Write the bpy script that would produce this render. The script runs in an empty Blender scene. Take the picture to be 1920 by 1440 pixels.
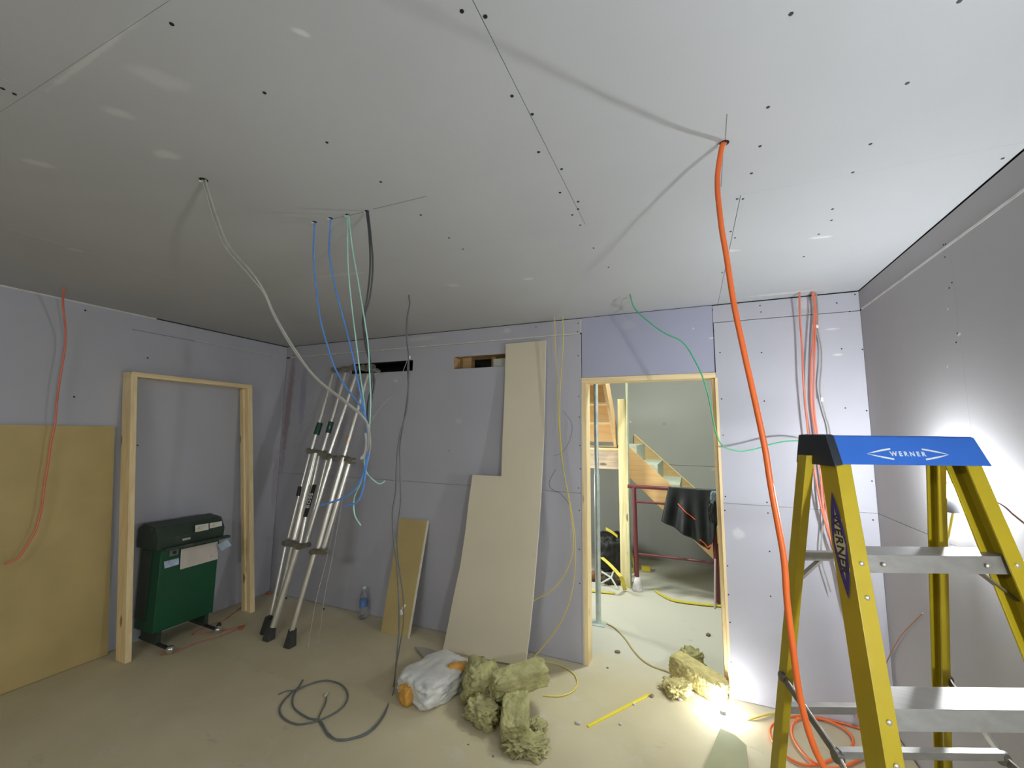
import bpy, bmesh, math, random
import numpy as np
from mathutils import Vector, Matrix, noise
random.seed(7)
C = bpy.context.scene
V = Vector
# ------------------------------------------------------------------ camera
F_PX, YAW, PITCH, ROLL = 780.33, 0.4043, 0.1159, 0.0113
CAM = V((3.9385, -3.0867, 1.6154))
_f = V((-math.sin(YAW)*math.cos(PITCH), math.cos(YAW)*math.cos(PITCH), math.sin(PITCH)))
_r = V((math.cos(YAW), math.sin(YAW), 0)); _u = _r.cross(_f)
RT = _r*math.cos(ROLL) + _u*math.sin(ROLL); UP = -_r*math.sin(ROLL) + _u*math.cos(ROLL); FW = _f
cd = bpy.data.cameras.new('camera'); cam = bpy.data.objects.new('camera', cd); C.collection.objects.link(cam)
cd.sensor_fit = 'HORIZONTAL'; cd.sensor_width = 36; cd.lens = F_PX/1920*36; cd.clip_start = 0.05; cd.clip_end = 60
m3 = Matrix((RT, UP, -FW)).transposed(); cam.matrix_world = Matrix.Translation(CAM) @ m3.to_4x4()
C.camera = cam
# ------------------------------------------------------------------ world, exposure
C.view_settings.view_transform = 'Standard'; C.view_settings.look = 'None'
C.view_settings.exposure = 0.0; C.view_settings.gamma = 1.0; C.view_settings.use_curve_mapping = False
w = bpy.data.worlds.new('world'); C.world = w; w.use_nodes = True
w.node_tree.nodes['Background'].inputs[0].default_value = (0.6, 0.65, 0.7, 1)
w.node_tree.nodes['Background'].inputs[1].default_value = 0.05
# ------------------------------------------------------------------ large lights (hall source and added fills; the festoon bulbs are built further down)
def area(name, loc, target, size, power, col):
    l = bpy.data.lights.new(name, 'AREA'); l.shape = 'RECTANGLE'; l.size, l.size_y = size; l.energy = power; l.color = col
    o = bpy.data.objects.new(name, l); C.collection.objects.link(o); o.location = loc
    o.rotation_euler = (V(target)-V(loc)).to_track_quat('-Z', 'Y').to_euler(); return o
area('hall_batten_light', (3.95, 0.85, 3.3), (3.75, 1.0, 0.0), (0.9, 0.25), 70, (0.93, 1.0, 0.92))
area('hall_side_fill', (5.6, 1.25, 1.5), (3.4, 2.6, 0.5), (0.5, 0.5), 14, (0.93, 1.0, 0.95))  # added soft fill toward the wall under the stairs, no fitting there
area('under_stair_fill', (2.5, 0.9, 1.1), (3.9, 2.8, 0.5), (0.3, 0.3), 14, (0.97, 1.0, 0.96))  # unseen extra light put in to lift the dark under-stair wall
area('room_fill_light', (2.6, -4.4, 2.4), (2.2, -3.2, 0.0), (1.2, 0.2), 24, (0.96, 1.0, 1.0))  # soft fill added behind the viewpoint, not a real batten
BULB_WALL, BULB_FLOOR, BULB_NEAR = 45, 6, 44       # watts of light from the festoon bulbs
LAMPCOL = (0.94, 0.99, 1.03)
# ------------------------------------------------------------------ pixel helpers: a sight line of the photo met with a real plane
def ray(px, py): return FW + RT*((px-960)/F_PX) - UP*((py-720)/F_PX)
def at(ax, val, px, py):
    d = ray(px, py); return CAM + d*((val-CAM[ax])/d[ax])
def onpl(p0, n, px, py):
    d = ray(px, py); n = V(n); return CAM + d*((V(p0)-CAM).dot(n)/d.dot(n))
# ------------------------------------------------------------------ mesh builder
class MB:
    def __init__(s): s.v = []; s.f = []; s.sm = []
    def add(s, vs, fs, smooth=False):
        b = len(s.v); s.v += [V(p) for p in vs]; s.f += [[b+i for i in f] for f in fs]; s.sm += [smooth]*len(fs); return s
    def hexa(s, p):   # 4 bottom ccw, 4 top
        return s.add(p, [(3,2,1,0),(4,5,6,7),(0,1,5,4),(1,2,6,5),(2,3,7,6),(3,0,4,7)])
    def box(s, lo, hi):
        x0,y0,z0 = lo; x1,y1,z1 = hi
        return s.hexa([(x0,y0,z0),(x1,y0,z0),(x1,y1,z0),(x0,y1,z0),(x0,y0,z1),(x1,y0,z1),(x1,y1,z1),(x0,y1,z1)])
    def obox(s, c, size, M):
        c = V(c); a,b,d = [k/2 for k in size]
        return s.hexa([c+M@V(q) for q in [(-a,-b,-d),(a,-b,-d),(a,b,-d),(-a,b,-d),(-a,-b,d),(a,-b,d),(a,b,d),(-a,b,d)]])
    def beam(s, p0, p1, wv, hv):   # bar from p0 to p1 with half-vectors
        p0,p1,wv,hv = V(p0),V(p1),V(wv),V(hv)
        return s.hexa([p0-wv-hv,p0+wv-hv,p0+wv+hv,p0-wv+hv,p1-wv-hv,p1+wv-hv,p1+wv+hv,p1-wv+hv])
    def loft(s, A, B):
        n = len(A); fs = [(i,(i+1)%n,n+(i+1)%n,n+i) for i in range(n)]; fs += [tuple(range(n-1,-1,-1)), tuple(range(n,2*n))]
        return s.add(list(A)+list(B), fs)
    def prism(s, poly, off): off = V(off); return s.loft([V(p) for p in poly], [V(p)+off for p in poly])
    def cyl(s, p0, p1, r0, r1=None, n=16, caps=True):
        p0,p1 = V(p0),V(p1); r1 = r0 if r1 is None else r1; d = (p1-p0).normalized()
        a = d.orthogonal().normalized(); b = d.cross(a)
        ring = [(a*math.cos(2*math.pi*i/n)+b*math.sin(2*math.pi*i/n)) for i in range(n)]
        s.add([p0+q*r0 for q in ring]+[p1+q*r1 for q in ring], [(i,(i+1)%n,n+(i+1)%n,n+i) for i in range(n)], True)
        if caps:
            s.add([p0+q*r0 for q in ring], [tuple(range(n-1,-1,-1))]); s.add([p1+q*r1 for q in ring], [tuple(range(n))])
        return s
    def lathe(s, base, prof, n=20, axis=(0,0,1)):
        base = V(base); d = V(axis).normalized(); a = d.orthogonal().normalized(); b = d.cross(a); vs = []
        for r,z in prof: vs += [base+d*z+(a*math.cos(2*math.pi*i/n)+b*math.sin(2*math.pi*i/n))*max(r,1e-4) for i in range(n)]
        fs = [(j*n+i, j*n+(i+1)%n, (j+1)*n+(i+1)%n, (j+1)*n+i) for j in range(len(prof)-1) for i in range(n)]
        fs += [tuple(range(n-1,-1,-1)), tuple((len(prof)-1)*n+i for i in range(n))]
        return s.add(vs, fs, True)
    def sphere(s, c, r, n=12, sc=(1,1,1)):
        prof = [(math.sin(math.pi*j/n)*r, -math.cos(math.pi*j/n)*r) for j in range(n+1)]
        b = len(s.v); s.lathe((0,0,0), prof, n*2)
        for i in range(b, len(s.v)): q = s.v[i]; s.v[i] = V(c)+V((q.x*sc[0], q.y*sc[1], q.z*sc[2]))
        return s
    def tube(s, pts, r, n=8, sub=8, flat=None):
        P = spline(pts, sub); N = len(P)
        T = [(P[min(i+1,N-1)]-P[max(i-1,0)]).normalized() for i in range(N)]
        a = T[0].orthogonal().normalized(); vs = []
        for i in range(N):
            a = (a - T[i]*a.dot(T[i])).normalized(); b = T[i].cross(a)
            vs += [P[i]+(a*math.cos(2*math.pi*k/n)+b*math.sin(2*math.pi*k/n))*r for k in range(n)]
        fs = [(j*n+i, j*n+(i+1)%n, (j+1)*n+(i+1)%n, (j+1)*n+i) for j in range(N-1) for i in range(n)]
        s.add(vs, fs, True); s.add(vs[:n], [tuple(range(n-1,-1,-1))]); s.add(vs[-n:], [tuple(range(n))])
        return s
    def ribbon(s, pts, wv, th, sub=6):      # strap: width vector(s) constant, thickness th
        P = spline(pts, sub); wv = V(wv); N = len(P)
        for i in range(N-1):
            t = (P[i+1]-P[i]).normalized(); nn = t.cross(wv).normalized()*th/2
            s.hexa([P[i]-wv-nn,P[i]+wv-nn,P[i]+wv+nn,P[i]-wv+nn,P[i+1]-wv-nn,P[i+1]+wv-nn,P[i+1]+wv+nn,P[i+1]-wv+nn])
        return s
    def sheet(s, fn, nu, nv, th):           # fn(u,v)->(point, normal): a thick curved sheet
        A=[];B=[]
        for j in range(nv+1):
            for i in range(nu+1):
                p,nm = fn(i/nu, j/nv); A.append(V(p)+V(nm)*th/2); B.append(V(p)-V(nm)*th/2)
        W=nu+1; M=len(A); fs=[]
        for j in range(nv):
            for i in range(nu):
                a=j*W+i; fs.append((a,a+1,a+W+1,a+W)); fs.append((M+a,M+a+W,M+a+W+1,M+a+1))
        for i in range(nu): fs.append((i,M+i,M+i+1,i+1)); a=nv*W+i; fs.append((a,a+1,M+a+1,M+a))
        for j in range(nv): a=j*W; fs.append((a,a+W,M+a+W,M+a)); a=j*W+nu; fs.append((a,M+a,M+a+W,a+W))
        return s.add(A+B, fs, True)
    def build(s, name, mat, parent=None, bevel=0, seg=2, fixn=True):
        lo = V([min(p[i] for p in s.v) for i in range(3)]); hi = V([max(p[i] for p in s.v) for i in range(3)])
        org = V(((lo.x+hi.x)/2, (lo.y+hi.y)/2, lo.z))
        me = bpy.data.meshes.new(name); me.from_pydata([tuple(p-org) for p in s.v], [], s.f)
        me.polygons.foreach_set('use_smooth', s.sm)
        bm = bmesh.new(); bm.from_mesh(me)
        if fixn: bmesh.ops.recalc_face_normals(bm, faces=bm.faces)
        if bevel:
            es = [e for e in bm.edges if len(e.link_faces)==2 and e.calc_face_angle(0) > 0.6]
            bmesh.ops.bevel(bm, geom=es, offset=bevel, segments=seg, profile=0.6, affect='EDGES', clamp_overlap=True)
        bm.to_mesh(me); bm.free(); me.materials.append(mat)
        o = bpy.data.objects.new(name, me); C.collection.objects.link(o)
        if parent is not None: o.parent = parent; o.location = org - ORG[parent]
        else: o.location = org
        ORG[o] = org
        return o
ORG = {}
def spline(pts, sub=8):
    P = [V(p) for p in pts]
    if len(P) < 3: return P
    Q = [P[0]*2-P[1]] + P + [P[-1]*2-P[-2]]; out = []
    for i in range(1, len(Q)-2):
        a,b,c,d = Q[i-1:i+3]
        for k in range(sub):
            t=k/sub; out.append(0.5*((2*b)+(c-a)*t+(2*a-5*b+4*c-d)*t*t+(3*b-a-3*c+d)*t**3))
    out.append(P[-1]); return out
def thing(name, label, cat, loc, group=None):
    o = bpy.data.objects.new(name, None); C.collection.objects.link(o); o.location = loc; o.empty_display_size = 0.1
    ORG[o] = V(loc); return tag(o, label, cat, group)
def tag(o, label, cat, group=None):
    o['label'] = label; o['category'] = cat
    if group: o['group'] = group
    return o
def struct(o, label=None):
    o['kind'] = 'structure'
    if label: o['label'] = label
    return o
def textmesh(name, txt, size, origin, xd, yd, mat, parent, depth=0.0006, spacing=1.0):
    cu = bpy.data.curves.new(name+'_c', 'FONT'); cu.body = txt; cu.size = size; cu.align_x = 'CENTER'; cu.align_y = 'CENTER'
    cu.extrude = depth; cu.space_character = spacing; cu.offset = size*0.02; cu.resolution_u = 3
    tmp = bpy.data.objects.new(name+'_t', cu); C.collection.objects.link(tmp)
    dg = bpy.context.evaluated_depsgraph_get(); me = bpy.data.meshes.new_from_object(tmp.evaluated_get(dg))
    bpy.data.objects.remove(tmp); bpy.data.curves.remove(cu)
    xd = V(xd).normalized(); yd = V(yd).normalized(); M = Matrix((xd, yd, xd.cross(yd))).transposed()
    me.transform(M.to_4x4()); me.name = name; me.materials.clear(); me.materials.append(mat)
    o = bpy.data.objects.new(name, me); C.collection.objects.link(o); o.parent = parent; o.location = V(origin)-ORG[parent]; ORG[o] = V(origin)
    return o
# ------------------------------------------------------------------ materials
def nodes(m): return m.node_tree.nodes, m.node_tree.links
def mat(name, col, rough=0.6, metal=0.0, var=0.08, scale=8, bump=0.0, bscale=60, stretch=None, trans=0, emis=None, coat=0, dirt=None):
    m = bpy.data.materials.new(name); m.use_nodes = True; N, L = nodes(m); b = N['Principled BSDF']
    b.inputs['Roughness'].default_value = rough; b.inputs['Metallic'].default_value = metal
    b.inputs['Coat Weight'].default_value = coat
    if trans: b.inputs['Transmission Weight'].default_value = trans; b.inputs['IOR'].default_value = 1.33
    tc = N.new('ShaderNodeTexCoord'); mp = N.new('ShaderNodeMapping'); L.new(tc.outputs['Object'], mp.inputs[0])
    if stretch: mp.inputs['Scale'].default_value = stretch
    nz = N.new('ShaderNodeTexNoise'); nz.inputs['Scale'].default_value = scale; nz.inputs['Detail'].default_value = 6; L.new(mp.outputs[0], nz.inputs[0])
    rp = N.new('ShaderNodeValToRGB'); L.new(nz.outputs[0], rp.inputs[0])
    rp.color_ramp.elements[0].position = 0.3; rp.color_ramp.elements[1].position = 0.7
    rp.color_ramp.elements[0].color = (*[max(0,c*(1-var)) for c in col], 1); rp.color_ramp.elements[1].color = (*[min(1,c*(1+var)) for c in col], 1)
    out = rp.outputs[0]
    if dirt:
        dn = N.new('ShaderNodeTexNoise'); dn.inputs['Scale'].default_value = dirt[1]; dn.inputs['Detail'].default_value = 8; L.new(tc.outputs['Object'], dn.inputs[0])
        dr = N.new('ShaderNodeValToRGB'); dr.color_ramp.elements[0].position = dirt[2]; dr.color_ramp.elements[1].position = min(1,dirt[2]+0.12); L.new(dn.outputs[0], dr.inputs[0])
        mx = N.new('ShaderNodeMix'); mx.data_type='RGBA'; L.new(dr.outputs[0], mx.inputs['Factor']); L.new(out, mx.inputs['A']); mx.inputs['B'].default_value = (*dirt[0],1); out = mx.outputs['Result']
    L.new(out, b.inputs['Base Color'])
    if bump:
        bn = N.new('ShaderNodeTexNoise'); bn.inputs['Scale'].default_value = bscale; bn.inputs['Detail'].default_value = 5; L.new(mp.outputs[0], bn.inputs[0])
        bp = N.new('ShaderNodeBump'); bp.inputs['Strength'].default_value = bump; bp.inputs['Distance'].default_value = 0.01; L.new(bn.outputs[0], bp.inputs['Height']); L.new(bp.outputs[0], b.inputs['Normal'])
    if emis: b.inputs['Emission Color'].default_value = (*emis[0],1); b.inputs['Emission Strength'].default_value = emis[1]
    return m
def wood(name, col, dark, axis='z', knots=True, rough=0.65):
    m = bpy.data.materials.new(name); m.use_nodes = True; N, L = nodes(m); b = N['Principled BSDF']; b.inputs['Roughness'].default_value = rough
    tc = N.new('ShaderNodeTexCoord'); mp = N.new('ShaderNodeMapping'); L.new(tc.outputs['Object'], mp.inputs[0])
    mp.inputs['Scale'].default_value = {'z':(14,14,0.9),'x':(0.9,14,14),'y':(14,0.9,14)}[axis]
    nz = N.new('ShaderNodeTexNoise'); nz.inputs['Scale'].default_value = 3; nz.inputs['Detail'].default_value = 8; nz.inputs['Distortion'].default_value = 0.6; L.new(mp.outputs[0], nz.inputs[0])
    rp = N.new('ShaderNodeValToRGB'); rp.color_ramp.elements[0].position = 0.32; rp.color_ramp.elements[1].position = 0.62
    rp.color_ramp.elements[0].color = (*dark,1); rp.color_ramp.elements[1].color = (*col,1); L.new(nz.outputs[0], rp.inputs[0])
    out = rp.outputs[0]
    if knots:
        mp2 = N.new('ShaderNodeMapping'); L.new(tc.outputs['Object'], mp2.inputs[0]); mp2.inputs['Scale'].default_value = {'z':(9,9,3.2),'x':(3.2,9,9),'y':(9,3.2,9)}[axis]
        vo = N.new('ShaderNodeTexVoronoi'); vo.inputs['Scale'].default_value = 1.0; L.new(mp2.outputs[0], vo.inputs[0])
        kr = N.new('ShaderNodeValToRGB'); kr.color_ramp.elements[0].position = 0.10; kr.color_ramp.elements[1].position = 0.17; kr.color_ramp.elements[0].color=(1,1,1,1); kr.color_ramp.elements[1].color=(0,0,0,1); L.new(vo.outputs['Distance'], kr.inputs[0])
        mx = N.new('ShaderNodeMix'); mx.data_type='RGBA'; L.new(kr.outputs[0], mx.inputs['Factor']); L.new(out, mx.inputs['A']); mx.inputs['B'].default_value = (*[c*0.4 for c in dark],1); out = mx.outputs['Result']
    L.new(out, b.inputs['Base Color']); return m
def board_mat(name, col, spots=(), lines=(), var=0.05, rough=0.75, scale=1.2):
    """plasterboard: soft blotches, plus filler smears, painted reflections and pencil/joint lines laid out in world metres"""
    m = bpy.data.materials.new(name); m.use_nodes = True; N, L = nodes(m); b = N['Principled BSDF']; b.inputs['Roughness'].default_value = rough
    g = N.new('ShaderNodeNewGeometry'); pos = g.outputs['Position']
    nz = N.new('ShaderNodeTexNoise'); nz.inputs['Scale'].default_value = scale; nz.inputs['Detail'].default_value = 5; L.new(pos, nz.inputs[0])
    rp = N.new('ShaderNodeValToRGB'); rp.color_ramp.elements[0].position=0.3; rp.color_ramp.elements[1].position=0.7
    rp.color_ramp.elements[0].color = (*[c*(1-var) for c in col],1); rp.color_ramp.elements[1].color=(*[min(1,c*(1+var)) for c in col],1); L.new(nz.outputs[0], rp.inputs[0]); out = rp.outputs[0]
    fz = N.new('ShaderNodeTexNoise'); fz.inputs['Scale'].default_value = 22; fz.inputs['Detail'].default_value = 6; L.new(pos, fz.inputs[0])
    for (c, sc, rot, colr, amt) in spots:
        mp = N.new('ShaderNodeMapping'); mp.vector_type='TEXTURE'; mp.inputs['Location'].default_value = c; mp.inputs['Rotation'].default_value = rot; mp.inputs['Scale'].default_value = sc; L.new(pos, mp.inputs[0])
        ln = N.new('ShaderNodeVectorMath'); ln.operation='LENGTH'; L.new(mp.outputs[0], ln.inputs[0])
        ad = N.new('ShaderNodeMath'); ad.operation='MULTIPLY_ADD'; L.new(fz.outputs[0], ad.inputs[0]); ad.inputs[1].default_value = 0.9; L.new(ln.outputs['Value'], ad.inputs[2])
        mr = N.new('ShaderNodeMapRange'); mr.interpolation_type='SMOOTHSTEP'; L.new(ad.outputs[0], mr.inputs[0]); mr.inputs[1].default_value=0.75; mr.inputs[2].default_value=1.35; mr.inputs[3].default_value=amt; mr.inputs[4].default_value=0
        mx = N.new('ShaderNodeMix'); mx.data_type='RGBA'; L.new(mr.outputs[0], mx.inputs['Factor']); L.new(out, mx.inputs['A']); mx.inputs['B'].default_value=(*colr,1); out = mx.outputs['Result']
    L.new(out, b.inputs['Base Color'])
    bp = N.new('ShaderNodeBump'); bp.inputs['Strength'].default_value=0.05; bp.inputs['Distance'].default_value=0.003; fine=N.new('ShaderNodeTexNoise'); fine.inputs['Scale'].default_value=180; L.new(pos, fine.inputs[0]); L.new(fine.outputs[0], bp.inputs['Height']); L.new(bp.outputs[0], b.inputs['Normal'])
    return m
WHT = (0.72,0.72,0.70)
def px_spot(ax, val, x, y, sc, rot, amt=0.5, col=WHT):
    return (tuple(at(ax,val,x,y)), sc, rot, col, amt)
ceil_spots = [px_spot(2,2.5,566,62,(.03,.012,.1),(0,0,.9),.75), px_spot(2,2.5,222,212,(.055,.03,.1),(0,0,.9),.45), px_spot(2,2.5,300,148,(.09,.05,.1),(0,0,.9),.3),
  px_spot(2,2.5,312,290,(.06,.035,.1),(0,0,.4),.5), px_spot(2,2.5,72,306,(.06,.03,.1),(0,0,.9),.45), px_spot(2,2.5,140,469,(.05,.03,.1),(0,0,.9),.4), px_spot(2,2.5,165,112,(.32,.010,.1),(0,0,-.03),.4),
  px_spot(2,2.5,1540,445,(.07,.02,.1),(0,0,.2),.7), px_spot(2,2.5,1370,470,(.06,.02,.1),(0,0,.3),.6), px_spot(2,2.5,990,523,(.05,.03,.1),(0,0,.3),.5), px_spot(2,2.5,640,515,(.25,.03,.1),(0,0,.15),.25), px_spot(2,2.5,1470,550,(.25,.03,.1),(0,0,.0),.5), px_spot(2,2.5,850,535,(.06,.04,.1),(0,0,.3),.4)]
M_ceil = board_mat('ceiling_board', (0.465,0.475,0.49), ceil_spots, var=0.05)
R0=(0,0,0)
back_spots = [px_spot(1,0,541,760,(.07,.1,.95),(0,0.06,0),.5,(.22,.09,.09)), px_spot(1,0,568,745,(.07,.1,.5),(0,0,0),.3,(.10,.13,.34)),  # red and blue streaks: coloured reflections painted into the wall colour
  px_spot(1,0,742,714,(.04,.1,.012),R0,.8), px_spot(1,0,1180,655,(.03,.1,.02),R0,.4), px_spot(1,0,1335,634,(.03,.1,.012),R0,.7), px_spot(1,0,1300,616,(.012,.1,.012),R0,.7),
  px_spot(1,0,1560,617,(.05,.1,.01),R0,.7), px_spot(1,0,1570,665,(.04,.1,.012),R0,.8), px_spot(1,0,1385,1000,(.05,.1,.06),R0,.5), px_spot(1,0,790,635,(.25,.1,.03),R0,.35), px_spot(1,0,950,620,(.06,.1,.03),R0,.4), px_spot(1,0,1170,608,(.1,.1,.05),R0,.35), px_spot(1,0,1510,570,(.08,.1,.06),R0,.4), px_spot(1,0,860,790,(.05,.1,.03),R0,.3)]
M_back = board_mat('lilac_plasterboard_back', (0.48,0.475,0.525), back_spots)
M_header = board_mat('blue_lilac_plasterboard', (0.40,0.41,0.52), [px_spot(1,0,1180,610,(.1,.1,.06),R0,.35,(.5,.5,.52)), px_spot(1,0,1335,634,(.03,.1,.012),R0,.7), px_spot(1,0,1300,616,(.012,.1,.012),R0,.7)])
left_spots = [px_spot(0,0,300,730,(.1,.12,.12),R0,.35,(.5,.5,.5)), px_spot(0,0,160,560,(.1,.04,.03),R0,.35), px_spot(0,0,120,600,(.1,.7,.05),R0,.18,(.5,.5,.52)), px_spot(0,0,515,900,(.1,.05,.5),R0,.25,(.30,.12,.12))]  # last spot continues the painted red reflection on this wall
M_left = board_mat('lilac_plasterboard_left', (0.47,0.475,0.52), left_spots)
M_right = board_mat('grey_plasterboard_right', (0.40,0.39,0.40), [px_spot(0,4.91,1797,627,(.1,.02,.012),R0,.8), px_spot(0,4.91,1776,580,(.1,.01,.01),R0,.7), px_spot(0,4.91,1775,688,(.1,.01,.01),R0,.6)])
M_hallwall = board_mat('grey_green_plasterboard', (0.38,0.385,0.36), [px_spot(1,2.8,1182,791,(.02,.1,.02),R0,.8), px_spot(1,2.8,1245,795,(.04,.1,.03),R0,.4,(.2,.2,.2)), px_spot(1,2.8,1340,880,(.06,.1,.025),R0,.7,(.7,.5,.25))])
M_gyp = mat('gypsum_edge', (0.66,0.655,0.62), 0.9, var=0.12, scale=14)
M_gap = mat('joint_shadow', (0.05,0.05,0.05), 0.9)
M_floor = None
def floor_mat():
    m = bpy.data.materials.new('dusty_concrete'); m.use_nodes=True; N,L=nodes(m); b=N['Principled BSDF']; b.inputs['Roughness'].default_value=0.8
    g=N.new('ShaderNodeNewGeometry'); pos=g.outputs['Position']
    n1=N.new('ShaderNodeTexNoise'); n1.inputs['Scale'].default_value=1.6; n1.inputs['Detail'].default_value=8; L.new(pos,n1.inputs[0])
    r1=N.new('ShaderNodeValToRGB'); r1.color_ramp.elements[0].position=.3; r1.color_ramp.elements[1].position=.7; r1.color_ramp.elements[0].color=(.50,.435,.275,1); r1.color_ramp.elements[1].color=(.60,.53,.35,1); L.new(n1.outputs[0],r1.inputs[0])
    # the hall slab is a paler, cleaner screed beyond the threshold
    sp=N.new('ShaderNodeSeparateXYZ'); L.new(pos,sp.inputs[0])
    n0=N.new('ShaderNodeTexNoise'); n0.inputs['Scale'].default_value=4; L.new(pos,n0.inputs[0])
    ma=N.new('ShaderNodeMath'); ma.operation='MULTIPLY_ADD'; L.new(n0.outputs[0],ma.inputs[0]); ma.inputs[1].default_value=.5; L.new(sp.outputs['Y'],ma.inputs[2])
    mr=N.new('ShaderNodeMapRange'); L.new(ma.outputs[0],mr.inputs[0]); mr.inputs[1].default_value=.1; mr.inputs[2].default_value=.55
    mx=N.new('ShaderNodeMix'); mx.data_type='RGBA'; L.new(mr.outputs[0],mx.inputs['Factor']); L.new(r1.outputs[0],mx.inputs['A']); mx.inputs['B'].default_value=(.60,.59,.50,1)
    n2=N.new('ShaderNodeTexNoise'); n2.inputs['Scale'].default_value=7; n2.inputs['Detail'].default_value=10; n2.inputs['Roughness'].default_value=.65; L.new(pos,n2.inputs[0])
    r2=N.new('ShaderNodeValToRGB'); r2.color_ramp.elements[0].position=.56; r2.color_ramp.elements[1].position=.72; r2.color_ramp.elements[0].color=(0,0,0,1); r2.color_ramp.elements[1].color=(.5,.5,.5,1); L.new(n2.outputs[0],r2.inputs[0])
    mx2=N.new('ShaderNodeMix'); mx2.data_type='RGBA'; L.new(r2.outputs[0],mx2.inputs['Factor']); L.new(mx.outputs['Result'],mx2.inputs['A']); mx2.inputs['B'].default_value=(.6,.58,.5,1)
    n3=N.new('ShaderNodeTexNoise'); n3.inputs['Scale'].default_value=3.3; n3.inputs['Detail'].default_value=9; n3.inputs['Roughness'].default_value=.7
    mp=N.new('ShaderNodeMapping'); mp.inputs['Scale'].default_value=(1,2.2,1); mp.inputs['Location'].default_value=(5,2,0); L.new(pos,mp.inputs[0]); L.new(mp.outputs[0],n3.inputs[0])
    r3=N.new('ShaderNodeValToRGB'); r3.color_ramp.elements[0].position=.62; r3.color_ramp.elements[1].position=.72; r3.color_ramp.elements[0].color=(0,0,0,1); r3.color_ramp.elements[1].color=(.4,.4,.4,1); L.new(n3.outputs[0],r3.inputs[0])
    mx3=N.new('ShaderNodeMix'); mx3.data_type='RGBA'; L.new(r3.outputs[0],mx3.inputs['Factor']); L.new(mx2.outputs['Result'],mx3.inputs['A']); mx3.inputs['B'].default_value=(.25,.22,.17,1)
    L.new(mx3.outputs['Result'],b.inputs['Base Color'])
    bp=N.new('ShaderNodeBump'); bp.inputs['Strength'].default_value=.25; bp.inputs['Distance'].default_value=.01; L.new(n2.outputs[0],bp.inputs['Height']); L.new(bp.outputs[0],b.inputs['Normal'])
    return m
M_floor = floor_mat()
M_pine_z = wood('pine_upright', (.95,.77,.44), (.82,.61,.32)); M_pine_x = wood('pine_rail_x', (.95,.77,.44), (.82,.61,.32),'x'); M_pine_y = wood('pine_rail_y', (.93,.75,.43), (.80,.59,.31),'y')
M_old_x = wood('weathered_joist', (.60,.48,.34), (.42,.32,.22),'x'); M_ply = wood('stair_ply', (.70,.45,.20), (.62,.38,.16),'x',False)
M_newel = wood('newel_timber', (.85,.76,.44), (.70,.58,.30))
M_screw = mat('black_screw', (.02,.02,.02), .5, .5)
M_mdf = mat('brown_hardboard', (.52,.40,.17), .7, var=.10, scale=3); M_mdfedge = mat('cream_board_edge', (.75,.70,.55), .8)
M_pb = mat('beige_plasterboard_face', (.74,.67,.50), .8, var=.04, scale=2, dirt=((.58,.53,.41),3.5,.66))
M_pbedge = mat('white_board_edge', (.78,.75,.66), .85)
# ------------------------------------------------------------------ room shell
W_, H_ = 4.912, 2.5
T = 0.012
def boards(name, rects, mt, plane, off, parent, holes=()):
    """board faces laid on a wall core, 3 mm open joints between them. plane: 'y' back wall, 'x' side walls, 'z' ceiling"""
    m = MB()
    for (a0,a1,b0,b1) in rects:
        gx, gy = 0.0010, 0.0003
        m.box(*off(a0+gx,a1-gx,b0+gy,b1-gy))
    return m.build(name, mt, parent)
struct(MB().box((-0.3,-5.6,-0.12),(6.2,3.2,0)).build('floor', M_floor), 'dusty bare concrete floor running through the doorway into the hall')
# ceiling: core and boards
ceil = struct(MB().box((-0.2,-5.6,H_+T),(W_+0.2,0.13,H_+0.14)).build('ceiling', M_gap), 'plasterboard ceiling with open joints, dark screws and cable holes')
cr = [(0,1.15,-1.42,0),(1.15,4.14,-1.42,0),(4.14,W_,-1.42,0), (0,1.15,-2.664,-1.42),(1.15,3.556,-2.664,-1.42),(3.556,W_,-2.664,-1.42),(0,2.35,-3.86,-2.664),(2.35,W_,-3.86,-2.664),(0,W_,-5.45,-3.86)]
boards('ceiling_board', cr, M_ceil, 'z', lambda a,b,c,d: ((a,c,H_),(b,d,H_+T)), ceil)
def pencil(a,b,w=.0012):
    p,q=at(2,H_,*a),at(2,H_,*b); d=(q-p).normalized().cross(V((0,0,1)))
    MB().beam(p,q,d*w,V((0,0,.0006))).build('pencil_and_shadow_line', mat('pencil_and_shadow_grey',(.20,.20,.20),.8), ceil)
pencil((700,392),(800,368)); pencil((622,411),(690,396)); pencil((1363,214),(1360,262)); pencil((1356,275),(1352,350))  # pencil strokes, except the second: a cable shadow drawn as a dark line
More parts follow.
